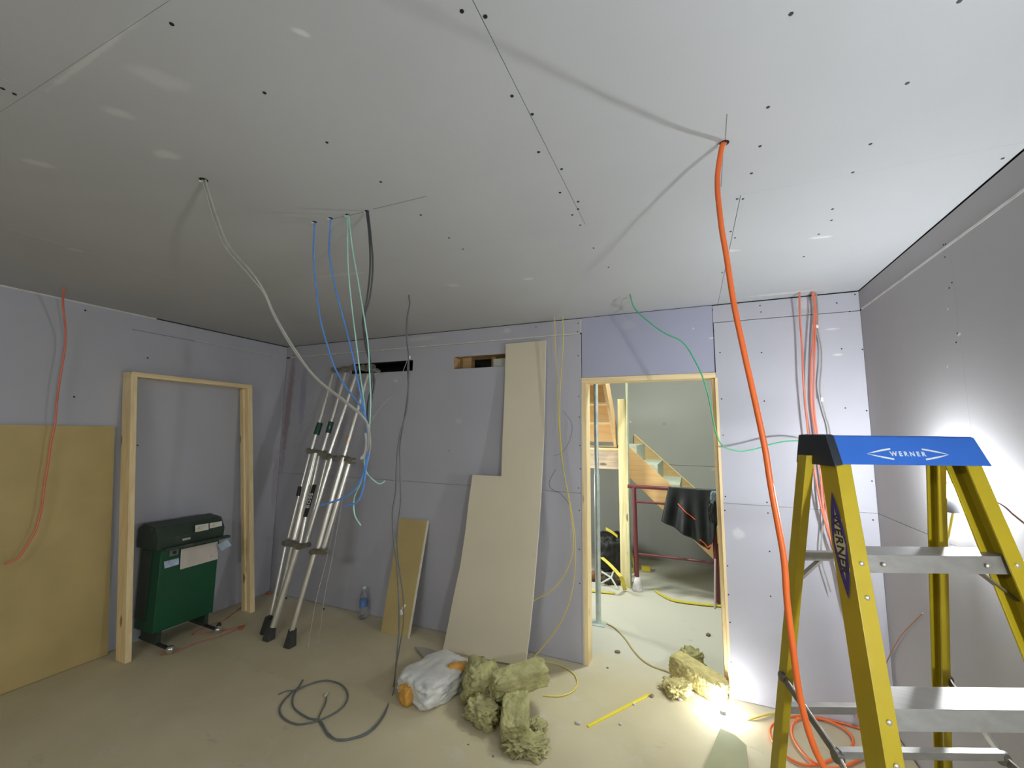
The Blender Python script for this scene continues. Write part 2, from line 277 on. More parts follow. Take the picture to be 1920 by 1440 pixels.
# back wall: core with door opening and two slots
X0,X1,DH = 3.192,4.105,2.032
S1=(0.905,1.634,2.163,2.262); S2=(2.064,2.66,2.156,2.262)
core = MB(); y0,y1 = T,0.10
core.box((0,y0,0),(X0,y1,2.15)); core.box((0,y0,2.27),(X0,y1,H_)); core.box((0,y0,2.15),(S1[0],y1,2.27)); core.box((S1[1],y0,2.15),(S2[0],y1,2.27)); core.box((S2[1],y0,2.15),(X0,y1,2.27))
core.box((X0,y0,DH),(X1,y1,H_)); core.box((X1,y0,0),(W_+.02,y1,H_))
wb = struct(core.build('wall_back', M_gap), 'lilac plasterboard back wall with doorway and two slots near its top')
ob = lambda a,b,c,d: ((a,0,c),(b,T,d))
zj,zs = 1.177,2.373
rects = [(0,X0,0.003,zj)]
def rect_holes(a0,a1,b0,b1,hs):
    xs = sorted({a0,a1,*[h[0] for h in hs],*[h[1] for h in hs]}); zz = sorted({b0,b1,*[h[2] for h in hs],*[h[3] for h in hs]}); m = MB()
    g = .0012
    for i in range(len(xs)-1):
        for j in range(len(zz)-1):
            cx,cz=(xs[i]+xs[i+1])/2,(zz[j]+zz[j+1])/2
            if any(h[0]<cx<h[1] and h[2]<cz<h[3] for h in hs): continue
            m.box((xs[i]+(g if xs[i]==a0 else 0),0,zz[j]+(g if zz[j]==b0 else 0)),(xs[i+1]-(g if xs[i+1]==a1 else 0),T,zz[j+1]-(g if zz[j+1]==b1 else 0)))
    return m
mb = rect_holes(0,X0,zj,zs,[S1,S2])
for r in rects + [(0,X0,zs+.012,H_-.004),(X1+.003,W_,0.003,zj),(X1+.003,W_,zj,zs),(X1,W_,zs+.002,H_-.006)]: mb.box(*ob(r[0]+.0012,r[1]-.0012,r[2]+.0012,r[3]-.0012))
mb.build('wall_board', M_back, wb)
MB().box((X0+.004,-.002,DH+.002),(X1-.002,T,H_-.004)).build('header_board', M_header, wb)
g = MB(); g.box((0.05,-.0012,zs+.001),(X0-.012,T-.002,zs+.012)); g.box((X0-.006,-.001,zs+.01),(X0+.003,T-.002,H_-.01)); g.build('filler_strip', M_gyp, wb)
# behind the slots: dark duct on the left, timber studs and a white sleeve on the right
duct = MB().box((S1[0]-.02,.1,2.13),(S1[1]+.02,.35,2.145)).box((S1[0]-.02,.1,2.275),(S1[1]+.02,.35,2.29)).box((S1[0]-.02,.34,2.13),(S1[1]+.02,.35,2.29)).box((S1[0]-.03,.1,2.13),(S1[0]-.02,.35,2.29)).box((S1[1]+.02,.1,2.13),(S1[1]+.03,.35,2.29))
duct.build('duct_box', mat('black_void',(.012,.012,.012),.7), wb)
nog = MB().box((S2[0]-.005,T,2.268),(2.70,.22,2.30)).box((S2[0]+.0003,.002,2.157),(S2[0]+.005,.16,2.261)).box((S2[0]+.30,.13,2.10),(S2[0]+.34,.22,2.27)).box((S2[0]-.003,.10,2.13),(S2[0]+.12,.16,2.27)).box((S2[0]-.02,T,2.12),(2.70,.2,2.150))
nog.build('noggin', wood('shaded_noggin',(.62,.42,.2),(.45,.28,.12),'x',False), wb)
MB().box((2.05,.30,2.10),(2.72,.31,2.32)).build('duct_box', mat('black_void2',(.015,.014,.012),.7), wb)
MB().box((at(1,.07,925,680).x,.07,2.14),(2.65,.2,2.236)).build('sleeve', mat('white_sleeve',(.75,.74,.68),.5), wb)
# left wall
wl = struct(MB().box((-.12,-5.6,0),(-T,2.8,H_)).build('wall_left', M_gap), 'lilac plasterboard left wall behind the timber frame')
lb = MB()
for (a,b,c,d) in [(-5.45,-1.35,.003,H_-.009),(-1.35,-.0012,.003,zs-.001),(-1.35,-.0012,zs+.002,H_-.009)]: lb.box((-T,a,c),(0,b,d))
lb.build('wall_board', M_left, wl)
MB().box((-T+.002,-.9,zs+.0008),(.0008,-.02,zs+.0058)).box((-T+.002,-5.4,H_-.012),(.0012,-1.2,H_-.001)).build('filler_strip', M_gyp, wl)
# right wall
wr = struct(MB().box((W_+T,-5.6,0),(W_+.12,2.8,H_)).build('wall_right', M_gap), 'grey plasterboard right wall behind the yellow stepladder')
rb = MB(); RJ=at(0,W_,1808,700).y
for (a,b,c,d) in [(-5.45,-2.4,.01,zj),(-2.4,0,.01,zj),(-5.45,RJ,zj,zs),(RJ,0,zj,zs),(-5.45,0,zs+.01,H_-.006)]: rb.box((W_,a+.0003,c+.0012),(W_+T,b-.0003,d-.0012))
rb.build('wall_board', M_right, wr)
MB().box((W_-.0012,-5.4,zs),(W_+T-.002,-.02,zs+.010)).build('filler_strip', M_gyp, wr)
struct(MB().box((-.2,-5.6,0),(W_+.2,-5.45,H_)).build('wall_front', M_right), 'plasterboard wall behind the viewpoint')
# hall shell
hw = struct(MB().box((1.2,2.8,0),(6.2,2.9,1.216)).box((1.2,2.8,1.220),(6.2,2.9,4.0)).build('wall_hall_back', M_hallwall), 'grey green plasterboard hall wall behind the stairs')
struct(MB().box((6.1,.10,0),(6.2,2.8,4.0)).build('wall_hall_right', M_hallwall), 'plasterboard hall wall at the right, out of sight')
struct(MB().box((2.0,.10,0),(2.1,2.8,4.0)).build('wall_hall_left', M_hallwall), 'plasterboard hall wall at the left, beside the stair landing')
struct(MB().box((2.0,.01,H_+.14),(6.2,.10,4.0)).box((W_+.12,.10,0),(6.1,.12,H_+.14)).build('wall_hall_front', M_hallwall), 'hall side of the dividing wall')
struct(MB().box((1.9,.0,4.0),(6.3,2.95,4.1)).build('ceiling_hall', M_ceil), 'high plasterboard ceiling over the stairwell')
# screws
def screws(ax, val, pts, parent, r=.0055):
    for (x,y) in pts:
        p = at(ax,val,x,y); q = p.copy(); n = V((0,0,0)); n[ax] = -1 if ax!=0 or val>1 else 1
        MB().cyl(p+n*(-.001), p+n*.0012, r, r*.8, 8).build('screw', M_screw, parent)
screws(2,H_,[(322,45),(496,174),(613,267),(866,21),(910,31),(998,214),(1010,285),(1053,317),(1050,361),(1084,378),(1084,392),(1073,403),(1483,26),(1701,156),(1440,201),(1425,274),(1632,270),(1599,323),(1409,325),(1382,373),(1393,373),(960,180),(789,403),(842,446),(868,467),(1088,422),(1113,465),(1141,501),(5,166),(27,176),(1561,392),(1559,413),(1535,439),(1370,434),(1378,446),(1354,511),(1799,2),(1880,297),(1507,481),(714,341)], ceil)
screws(1,0,[(1084,606),(1083,622),(1084,667),(1085,743),(1086,782),(1087,835),(1088,879),(1085,915),(1086,957),(1086,1030),(1087,1094),(1350,661),(1353,748),(1356,816),(1360,931),(1359,957),(1364,1061),(1366,1115),(1369,1167),(1370,1241),(1097,699),(1152,698),(1206,694),(1275,693),(1338,690),(1093,638),(1093,670),(1207,600),(1208,641),(1336,581),(1338,620),(1338,655),(1428,661),(1433,752),(1425,573),(1427,585),(1569,568),(1578,654),(1585,765),(1617,655),(1625,770),(1438,942),(1440,962),(1443,1034),(1445,1118),(1603,552),(1635,902),(1637,975),(1005,613),(842,845),(1593,584),(640,900)], wb, .005)
screws(0,W_,[(1785,530),(1780,540),(1795,625),(1793,642),(1773,458),(1769,459),(1772,482)], wr, .004)
screws(0,0,[(277,671),(139,744),(258,835),(160,582)], wl, .007)
# door lining
d1 = bpy.data.objects.new('door_1', None); C.collection.objects.link(d1); d1.location=((X0+X1)/2,.05,0); ORG[d1]=V(d1.location); struct(d1,'rough pine lined doorway opening into the bright hall')
JT=.034
MB().box((X0,-.004,0),(X0+JT,.118,DH-.0365)).build('jamb', M_pine_z, d1, .0015)
MB().box((X1-.022,.03,0),(X1,.118,DH-.0365)).build('jamb', M_pine_z, d1, .0015)
MB().box((X1-.004,-.003,.0),(X1+.012,.03,DH-.0365)).build('jamb_edge', M_pine_z, d1, .001)
MB().box((X0,-.004,DH-.036),(X1+.002,.118,DH)).build('head', M_pine_x, d1, .0015)
MB().box((X0-.006,-.003,0),(X0-.0005,T,DH)).build('board_edge', M_gyp, d1)
# ------------------------------------------------------------------ festoon bulbs (the lamps that light the room)
M_cab_y = mat('yellow_flex',(.78,.62,.10),.45); M_black = mat('black_plastic',(.02,.02,.022),.5)
def bulb(loc, power, label, flex, r=.03, up=-1):
    loc = V(loc); t = thing('work_bulb', label, 'light bulb', loc)
    strength = power/(4*math.pi*r*r*math.pi)
    me = mat('lit_glass_%d'%int(power), (1,1,1), .3, emis=(LAMPCOL, strength))
    MB().sphere(loc, r, 10).build('glass', me, t)
    MB().cyl(loc+V((0,0,up*r*.8)), loc+V((0,0,up*(r+.05))), .017, .020, 14).build('lampholder', M_black, t)
    f = MB().tube([loc+V((0,0,up*(r+.05)))]+flex, .0045); f.build('flex', M_cab_y, t)
    return t
bw = at(0,4.872,1783,922)
bulb(bw, BULB_WALL, 'bright bulb glowing against the right wall behind the stepladder', [at(0,4.875,1786,965),at(0,4.88,1779,1000),at(0,4.885,1770,1032),at(0,4.89,1768,1080),at(0,4.895,1760,1150)])
bf = V((4.055,-.175,.05))
t = bulb(bf, BULB_FLOOR, 'dazzling bulb lying on the floor at the foot of the doorway', [bf+V((.05,-.02,-.09)), V((4.2,-.17,.006)), V((4.33,-.06,.006)), V((4.45,-.05,.006))], .032, -1)
bn = V((4.76,-2.74,1.42))
bulb(bn, BULB_NEAR, 'bulb on the right wall beside the viewpoint', [V((4.80,-2.70,1.2)), V((4.88,-2.5,1.0))])
# ------------------------------------------------------------------ cables
def cable(name, label, cat, pts, r, mt, group=None, sub=10):
    o = MB().tube(pts, r, 8, sub).build(name, mt); return tag(o, label, cat, group)
def P(ax,val,L): return [at(ax,val,x,y) for x,y in L]
M_or = mat('orange_cable',(.86,.17,.035),.4); M_or2 = mat('coral_cable',(.75,.22,.14),.5); M_blue=mat('blue_cable',(.09,.25,.62),.4); M_mint=mat('mint_cable',(.36,.66,.55),.45); M_blk=mat('dark_cable',(.055,.055,.06),.5); M_gry=mat('grey_cable',(.33,.33,.29),.5); M_grn=mat('green_cable',(.06,.42,.20),.4); M_slate=mat('slate_cable',(.14,.15,.15),.5); M_strand=mat('pale_strand',(.55,.54,.50),.4); M_tan=mat('tan_cable',(.50,.40,.18),.5)
M_hole = mat('hole_rim',(.70,.69,.66),.9); M_dark=mat('hole_dark',(.01,.01,.01),.9)
def hole(ax,val,x,y,r=.011):
    p = at(ax,val,x,y)
    MB().cyl(p+V((0,0,-.0012)), p+V((0,0,.003)), r, r, 12).build('cable_hole', M_dark, ceil)
    MB().obox(p+V((-r*.9,.0,-.003)), (.012,.006,.005), Matrix.Rotation(.6,3,'Z')).build('paper_tear', M_hole, ceil)
for h in [(382,337),(590,416),(620,409),(652,403),(688,396),(1358,268)]: hole(2,H_,*h, .014 if h[0] in (1358,382) else .009)
top = lambda x,y: at(2,H_-.0005,x,y)
yO=-1.765
cable('orange_cable','thick orange cable hanging from the ceiling in front of the stepladder','cable',[top(1358,269)]+P(1,yO,[(1353,278),(1345,340),(1352,420),(1362,480),(1376,570),(1395,660),(1415,750),(1434,840),(1445,910),(1458,980),(1470,1050),(1476,1130),(1486,1210),(1497,1290),(1510,1350),(1526,1400),(1545,1440)]),.0078,M_or)
# grey pair sweeping to the tied bundle
B0=(690,795)
def sweep(x0,y0,pts,yend=-1.85):
    a = top(x0,y0); n=len(pts); out=[a]
    for i,(x,y) in enumerate(pts): out.append(at(1, a.y+(yend-a.y)*(i+1)/n, x,y))
    return out
gp=[(405,400),(428,458),(470,508),(495,545),(515,590),(550,650),(590,705),(645,750),(675,775),(688,795),(691,830),(686,860)]
cable('grey_cable','grey cable from the ceiling hole at upper left to the tied bundle, upper of two','cable',sweep(385,337,gp),.0034,M_gry,'grey cables sweeping to the bundle')
cable('grey_cable','grey cable from the ceiling hole at upper left to the tied bundle, lower of two','cable',sweep(380,337,[(x-(6 if i<3 else 0)+(3 if i>5 else 0),y+5-(i<3)*1) for i,(x,y) in enumerate(gp)],-1.84),.0034,M_gry,'grey cables sweeping to the bundle')
cable('blue_cable','blue cable hanging from the ceiling, left one of the two','cable',sweep(590,417,[(588,480),(594,550),(602,605),(614,648),(628,690),(650,728),(675,760),(688,795),(690,840),(684,880),(668,915),(640,935),(600,948)],-1.86),.0034,M_blue,'blue cables in the bundle')
cable('blue_cable','blue cable hanging from the ceiling, right one of the two','cable',sweep(620,410,[(618,480),(630,545),(646,605),(660,660),(670,710),(680,755),(687,795),(692,840),(686,880),(680,920),(668,942),(646,948)],-1.86),.0034,M_blue,'blue cables in the bundle')
cable('mint_cable','mint green cable hanging from the ceiling, left one of the two','cable',sweep(652,403,[(652,480),(656,540),(664,610),(674,690),(682,750),(687,795),(690,840),(686,870),(676,905),(664,935),(665,965),(676,985)],-1.84),.0026,M_mint,'mint cables in the bundle')
cable('mint_cable','mint green cable hanging from the ceiling, right one of the two','cable',sweep(654,403,[(660,460),(672,530),(682,590),(690,645),(693,700),(695,750),(693,795),(690,830),(683,860),(687,885),(700,900),(712,907),(722,902)],-1.83),.0026,M_mint,'mint cables in the bundle')
cable('black_cable','black cable hanging beside the mint cables, left of the pair','cable',sweep(687,396,[(692,440),(694,500),(688,560),(680,605),(688,640),(696,690),(698,720),(690,755),(688,800),(690,850)],-1.83),.0035,M_blk,'black cables in the bundle')
cable('black_cable','black cable hanging beside the mint cables, right of the pair','cable',sweep(690,396,[(695,440),(699,500),(693,560),(682,600),(684,640),(693,680),(702,715),(697,750),(692,800),(686,850)],-1.82),.0035,M_blk,'black cables in the bundle')
# tape and ties on the bundle
bt = MB().tube(P(1,-1.845,[(688,812),(690,830),(688,845),(684,858)]),.0095,10,4).build('cable_tie_tape', mat('white_tape',(.60,.60,.57),.5)); tag(bt,'white tape wrapped round the hanging cable bundle','tape')
tag(MB().tube(P(1,-1.83,[(691,846),(683,852),(677,860),(690,856)]),.003,8,5).build('zip_tie', mat('white_tie',(.8,.8,.8),.4)),'white zip tie looped round the hanging cable bundle','zip tie')
cable('thin_wire','thin grey wire from the bundle up to the dark cable at its right','wire',[at(1,-1.84,691,798),at(1,-1.7,712,765),at(1,-1.4,738,735),at(1,-1.1,752,705),at(1,-.96,765,672)],.0022,M_gry)
# pale strands dropping to the floor
cable('pale_strand','pale strand falling beside the telescopic ladder to the floor, left one','cord',[at(1,-.75,656,880),at(1,-.85,632,960),at(1,-.92,612,1050),at(1,-.98,594,1120),at(1,-1.02,580,1200),at(2,.002,572,1268)],.0010,M_strand,'pale strands beside the ladder')
cable('pale_strand','pale strand falling beside the telescopic ladder to the floor, right one','cord',[at(1,-.75,650,892),at(1,-.82,638,960),at(1,-.86,624,1040),at(1,-.9,610,1110),at(1,-.92,600,1180),at(2,.002,590,1240)],.0010,M_strand,'pale strands beside the ladder')
# dark long cables: ceiling to the floor coil
kd=[(768,570),(763,600),(763,640),(766,668),(766,720),(762,770),(750,815),(744,860),(742,920),(736,960),(738,1010),(744,1060),(748,1130),(748,1180),(744,1230)]
fl=[(738,1285),(722,1335),(690,1372),(640,1388),(615,1375),(600,1352),(575,1345),(550,1325),(552,1300),(575,1285),(610,1276),(640,1284),(652,1305),(640,1328),(605,1348),(560,1358),(530,1345),(525,1325),(545,1300),(562,1290)]
cable('dark_cable','dark cable from the ceiling past the black slot, coiling on the floor','cable',[top(766,553)]+P(1,-.92,kd)+P(2,.006,fl),.0048,M_slate,None)
kd2=[(764,690),(765,730),(757,790),(750,835),(750,880),(751,940),(746,985),(745,1030),(750,1075),(756,1120),(756,1170),(748,1220),(742,1255)]
fl2=[(737,1300),(715,1350),(680,1380),(625,1385),(604,1362),(598,1345),(610,1318),(612,1300)]
cable('dark_cable','dark cable hanging from the white clip at the black slot','cable',P(1,-.90,[(767,668)]+kd2)+P(2,.006,fl2),.0036,M_slate,None)
cable('coil_tail','grey tail of cable at the left of the floor coil','cable',P(2,.005,[(568,1275),(556,1292),(536,1296),(522,1302)]),.004,M_slate)
tag(MB().obox(at(1,-.89,757,1138),(.012,.01,.03),Matrix.Rotation(.5,3,'Y')).obox(at(1,-.89,752,1148),(.014,.01,.03),Matrix.Rotation(-.3,3,'Y')).build('cable_label', mat('white_label',(.8,.8,.78),.5), bevel=.002),'crumpled white label stuck on the dark cables low down','label')
tag(MB().obox(at(2,.012,612,1302),(.008,.03,.008),Matrix.Rotation(.4,3,'Z')).build('cable_plug', mat('clear_plug',(.8,.8,.78),.3), bevel=.001),'white plug on the cable end inside the floor coil','plug')
tag(MB().obox(at(1,-.91,767,670),(.014,.012,.02),Matrix.Identity(3)).build('cable_clip', mat('white_clip',(.85,.85,.82),.3), bevel=.002),'white clip joining the dark cables at the black slot','clip')
# yellow pair beside the tall board
cable('yellow_cable','yellow cable by the doorway, ending behind the tall grey board','cable',[top(1040,594)]+P(1,-.10,[(1041,640),(1044,700),(1047,780),(1053,860),(1065,930),(1073,985),(1074,1030),(1060,1075),(1035,1105),(1005,1124)])+[at(1,-.13,996,1130)],.0032,M_cab_y,'yellow cables left of the doorway')
cable('yellow_cable','yellow cable by the doorway, looping down onto the floor','cable',[top(1055,592)]+P(1,-.115,[(1056,640),(1052,700),(1049,780),(1055,870),(1066,930),(1076,990),(1079,1050),(1072,1110),(1055,1160),(1028,1200)])+[at(1,-.16,1002,1232),at(2,.008,990,1250)]+P(2,.006,[(1010,1240),(1045,1246),(1072,1260),(1082,1277),(1075,1295),(1050,1305),(1018,1304)]),.0032,M_cab_y,'yellow cables left of the doorway')
# green cable
cable('green_cable','green cable curving across the top right of the doorway to the ladder','cable',[top(1181,552)]+[at(1,v,x,y) for v,x,y in [(-.42,1190,578),(-.40,1215,602),(-.38,1245,624),(-.36,1280,642),(-.33,1305,680),(-.30,1322,720),(-.26,1333,765),(-.22,1342,810),(-.18,1356,836),(-.15,1385,846),(-.13,1415,842),(-.12,1450,832),(-.12,1480,827),(-.12,1510,828),(-.12,1560,840)]],.0042,M_grn)
cable('thin_wire','thin wire poking from the ceiling beside the green cable','wire',[top(1176,558)]+P(1,-.36,[(1168,562),(1164,572),(1166,582)]),.0015,M_gry)
# corner cables, right of doorway
M_or3=mat('coral_cable_b',(.72,.20,.12),.5)
cable('coral_cable','coral orange cable on the wall right of the doorway, left one of the three','cable',[top(1499,548)]+P(1,-.06,[(1500,600),(1504,650),(1506,710),(1511,770),(1518,830),(1530,900),(1542,960),(1566,1040),(1584,1120),(1606,1200),(1620,1280),(1606,1345)]),.0055,M_or3,'coral cables right of the doorway')
cable('coral_cable','coral orange cable on the wall right of the doorway, middle one of the three','cable',[top(1523,547)]+P(1,-.06,[(1527,580),(1524,640),(1520,700),(1521,760),(1529,812),(1538,880),(1545,960),(1569,1040),(1588,1120),(1606,1200),(1620,1280),(1610,1345)]),.0055,M_or3,'coral cables right of the doorway')
cable('coral_cable','coral orange cable on the wall right of the doorway, right one of the three','cable',[top(1526,548)]+P(1,-.045,[(1530,590),(1528,640),(1526,700),(1526,760),(1532,812),(1542,890),(1551,960),(1573,1040),(1592,1120),(1606,1200),(1620,1280),(1614,1345)]),.0055,M_or3,'coral cables right of the doorway')
cable('grey_wall_cable','grey cable hanging down the wall to the right of the coral cables','cable',[top(1530,549)]+P(1,-.035,[(1533,580),(1533,615),(1540,655),(1540,690),(1537,725),(1540,750),(1548,780),(1556,812),(1556,880),(1545,960),(1540,1040),(1552,1090),(1558,1110)]),.004,M_gry)
tag(MB().obox(at(1,-.045,1532,612),(.012,.01,.02),Matrix.Identity(3)).build('cable_clip',mat('clip_b',(.85,.85,.82),.3),bevel=.002),'small white clip, upper one on the grey wall cable','clip')
tag(MB().obox(at(1,-.045,1541,749),(.012,.01,.026),Matrix.Identity(3)).build('cable_clip',mat('clip_c',(.85,.85,.82),.3),bevel=.002),'small white clip, lower one on the grey wall cable, above the stepladder','clip')
# left wall coral cable
cable('coral_cable','coral cable hanging down the left wall over the brown board','cable',[top(120,538)]+[at(0,v,x,y) for v,x,y in [(.2,118,570),(.12,123,620),(.09,122,650),(.09,114,700),(.09,107,750),(.09,103,795),(.09,95,830),(.09,90,870),(.09,84,905),(.09,78,950),(.09,68,990),(.09,55,1015),(.09,35,1045),(.09,10,1058)]],.006,M_or2)
# cables at right edge near the wall bulb
cable('thin_wire','thin brown wire running from the wall bulb to the right edge','wire',P(0,4.88,[(1800,925),(1850,935),(1880,948),(1900,965),(1925,985)]),.003,mat('brown_wire',(.25,.12,.09),.5))
cable('thin_wire','thin brown wire low on the wall behind the ladder','wire',P(0,4.89,[(1640,1290),(1662,1243),(1675,1215),(1695,1185),(1730,1150)]),.0025,mat('rust_wire',(.45,.22,.12),.5))
# orange coil on the floor behind the ladder
coil=[(1640,1375),(1600,1362),(1555,1350),(1510,1343),(1475,1346),(1450,1358),(1444,1375),(1455,1400),(1480,1422),(1510,1434),(1545,1430),(1575,1415),(1600,1395),(1590,1372),(1555,1352),(1520,1346),(1492,1352),(1485,1375),(1500,1405),(1530,1432),(1570,1440),(1610,1425),(1650,1400)]
cable('orange_cord_coil','orange cord lying in loops on the floor behind the ladder','cord',[at(2,.009+.0006*i,*q) for i,q in enumerate(coil)],.0065,M_or)
cable('threshold_cable','tan cable lying on the hall floor across the doorway','cable',P(2,.005,[(1126,1164),(1150,1176),(1170,1195),(1188,1220),(1205,1238),(1225,1250),(1248,1258),(1265,1265)]),.006,M_tan)
# small pencil-like wires on back wall near yellow cables
cable('thin_wire','curly thin wire poking from the wall left of the doorway','wire',P(1,-.02,[(1042,880),(1032,898),(1030,910),(1036,918),(1050,925),(1062,938),(1068,948)]),.0016,M_blk)
cable('thin_wire','thin looped wire on the wall left of the doorway above the curly one','wire',P(1,-.02,[(1056,770),(1070,790),(1073,805),(1066,830),(1054,848),(1038,855)]),.0012,M_blk)
# red cord around the green machine
cable('red_cord','faded red cord trailing over the floor by the green machine','cord',P(2,.005,[(505,1100),(480,1115),(450,1140),(420,1162),(385,1175),(360,1190),(395,1185),(430,1180),(460,1172),(420,1190),(370,1205),(330,1222),(300,1228)]),.0035,mat('faded_red_cord',(.52,.15,.10),.6))
# ------------------------------------------------------------------ brown hardboard on the left wall
t = MB(); lean=lambda z:.035-.015*z/1.63
t.hexa([(lean(0)+.006,-3.2,.003),(lean(0)+.006,-1.285,.003),(lean(0)-.006,-1.285,.003),(lean(0)-.006,-3.2,.003),(lean(1.63)+.006,-3.2,1.628),(lean(1.63)+.006,-1.395,1.628),(lean(1.63)-.006,-1.395,1.628),(lean(1.63)-.006,-3.2,1.628)])
tag(t.build('hardboard_sheet', M_mdf),'large brown hardboard sheet leaning on the left wall','board')
# ------------------------------------------------------------------ timber door frame leaning on left wall
fr = thing('timber_frame','rough pine door frame leaning against the left wall around the green machine','frame',(.25,-.85,0))
def FX(z): return .245-.19*z/2.02     # centre x of the leaning frame
def stud(yb,yt,wd,name='stud'):
    m=MB(); D=.058; a=yb; b=yt
    m.hexa([(FX(0)-D,a-wd,0.002),(FX(0)+D,a-wd,.002),(FX(0)+D,a+wd,.002),(FX(0)-D,a+wd,.002),(FX(2)-D,b-wd,2.0),(FX(2)+D,b-wd,2.0),(FX(2)+D,b+wd,2.0),(FX(2)-D,b+wd,2.0)])
    return m.build(name,M_pine_z,fr,.002)
stud(-1.285,-1.352,.019); stud(-.390,-.455,.022)
m=MB(); m.hexa([(FX(2)+i*.058,j,2.0) for i,j in ((-1,-1.371),(1,-1.371),(1,-.433),(-1,-.433))]+[(FX(2.03)+i*.058,j,2.036) for i,j in ((-1,-1.371),(1,-1.371),(1,-.433),(-1,-.433))]); m.build('head_rail',M_pine_y,fr,.002)
m=MB(); m.hexa([(FX(0)-.012,-.428,.02),(FX(0)+.012,-.428,.02),(FX(0)+.012,-.412,.02),(FX(0)-.012,-.412,.02),(FX(2)-.012,-.493,1.998),(FX(2)+.012,-.493,1.998),(FX(2)+.012,-.477,1.998),(FX(2)-.012,-.477,1.998)]); m.build('door_stop',M_pine_z,fr,.001)
# ------------------------------------------------------------------ green machine
gm = thing('green_machine','dark green metal site machine with a white notice, standing inside the pine frame','machine',(.18,-.97,0))
M_g=mat('dark_green_paint',(.004,.075,.03),.45,var=.15,scale=3); M_gd=mat('blackish_green_paint',(.03,.05,.035),.5,var=.2,scale=4,dirt=((.14,.13,.11),5,.62)); 
ya,yb=-1.155,-.735
MB().box((.06,ya,.13),(.30,yb,.74)).build('body',M_g,gm,.008)
MB().box((.062,ya-.004,.20),(.20,ya,.70)).build('side_panel',M_gd,gm,.002)
m=MB(); m.prism([(.05,ya-.035,.72),(.315,ya-.035,.72),(.325,ya-.035,.80),(.27,ya-.035,.885),(.12,ya-.035,.90),(.05,ya-.035,.86)],(0,(yb-ya)+.055,0)); m.build('hood',M_gd,gm,.006)
MB().box((.318,ya+.0,.715),(.36,yb+.05,.735)).build('door_lip',M_gd,gm,.003)
def onfront(x,y,off=0): return at(0,.302+off,x,y)
def quad(name,pts,mt,parent,off=.002,th=.0015,ax=0):
    m=MB(); A=[V(p)+V((off,0,0)) for p in pts]; m.loft(A,[p+V((th,0,0)) for p in A]); return m.build(name,mt,parent)
M_paper=mat('cream_notice',(.66,.60,.53),.7,var=.06,scale=12,dirt=((.45,.42,.38),9,.62)); 
quad('notice',[onfront(x,y,.006) for x,y in [(339,1030),(408,1015),(408,1048),(337,1068)]],M_paper,gm)
quad('blue_label',[onfront(x,y,.003) for x,y in [(307,1053),(335,1046),(335,1058),(308,1066)]],mat('pale_blue_label',(.45,.55,.72),.5,var=.3,scale=25),gm)
M_wl=mat('white_label_m',(.70,.70,.64),.5,var=.1,scale=40); M_wy=mat('warning_yellow',(.72,.58,.10),.5)
for q,tri in (([(366,985),(391,981),(391,993),(366,998)],(373,990)),([(393,981),(416,977),(416,986),(393,991)],(400,985))):
    s=quad('warning_label',[at(0,.328,x,y) for x,y in q],M_wl,gm,0)
    c=at(0,.3305,*tri); MB().prism([c+V((0,-.012,-.009)),c+V((0,.012,-.009)),c+V((0,0,.013))],(.001,0,0)).build('warning_triangle',M_wy,s)
cp=at(0,.304,326,1034); MB().box(cp+V((-.002,-.03,-.03)),cp+V((.008,.03,.03))).build('control_panel',mat('grey_panel',(.16,.17,.16),.4),gm,.004)
MB().cyl(cp+V((.008,0,-.006)),cp+V((.02,0,-.006)),.011,.010,14).build('knob',M_black,gm)
quad('maker_plate',[at(0,.33,x,y) for x,y in [(342,1010),(357,1007),(357,1011),(342,1014)]],mat('dull_plate',(.5,.5,.4),.4,.5),gm,0)
c=at(0,.36,421,1022)
tg=MB().obox(c,(.003,.075,.07),Matrix.Rotation(.6,3,'X')@Matrix.Rotation(-.5,3,'Z')); tg.build('hanging_tag',mat('blue_white_tag',(.42,.56,.66),.5,var=.35,scale=14),gm,.001)
for y in (-1.10,-.77):
    MB().cyl((.05,y,.045),(.42,y,.035),.012,n=12).build('skid_rail',M_black,gm)
    MB().box((.08,y-.015,.04),(.28,y+.015,.135)).build('bracket',M_gd,gm)
for (yy) in (-1.10,-.77): MB().sphere((.43,yy,.032),.028,8).build('chrome_foot',mat('chrome_%d'%int(-yy*100),(.8,.8,.8),.15,1.0,var=.02),gm)
# loose bits on the floor at left
M_bitb=mat('black_bit',(.015,.02,.02),.5); M_bito=mat('orange_bit',(.55,.13,.03),.6)
for (x,y,rr_,mt,lab) in [(410,1174,.018,M_bitb,'black plastic cap on the floor in front of the green machine'),(452,1180,.014,M_bito,'small orange offcut in front of the pine frame'),(503,1114,.018,M_bito,'small orange offcut in the left corner of the room'),(536,1123,.010,M_bitb,'black plug on the floor left of the ladder feet'),(585,1124,.012,M_bitb,'black plug on the floor at the wall behind the ladder'),(607,1143,.008,M_bitb,'tiny black plug right of the telescopic ladder')]:
    p=at(2,0,x,y); tag(MB().lathe(p,[(.9*rr_,0),(rr_,.2*rr_),(.8*rr_,1.1*rr_),(.4*rr_,1.5*rr_)],9,(random.uniform(-.3,.3),.2,1)).build('floor_offcut',mt),lab,'offcut')
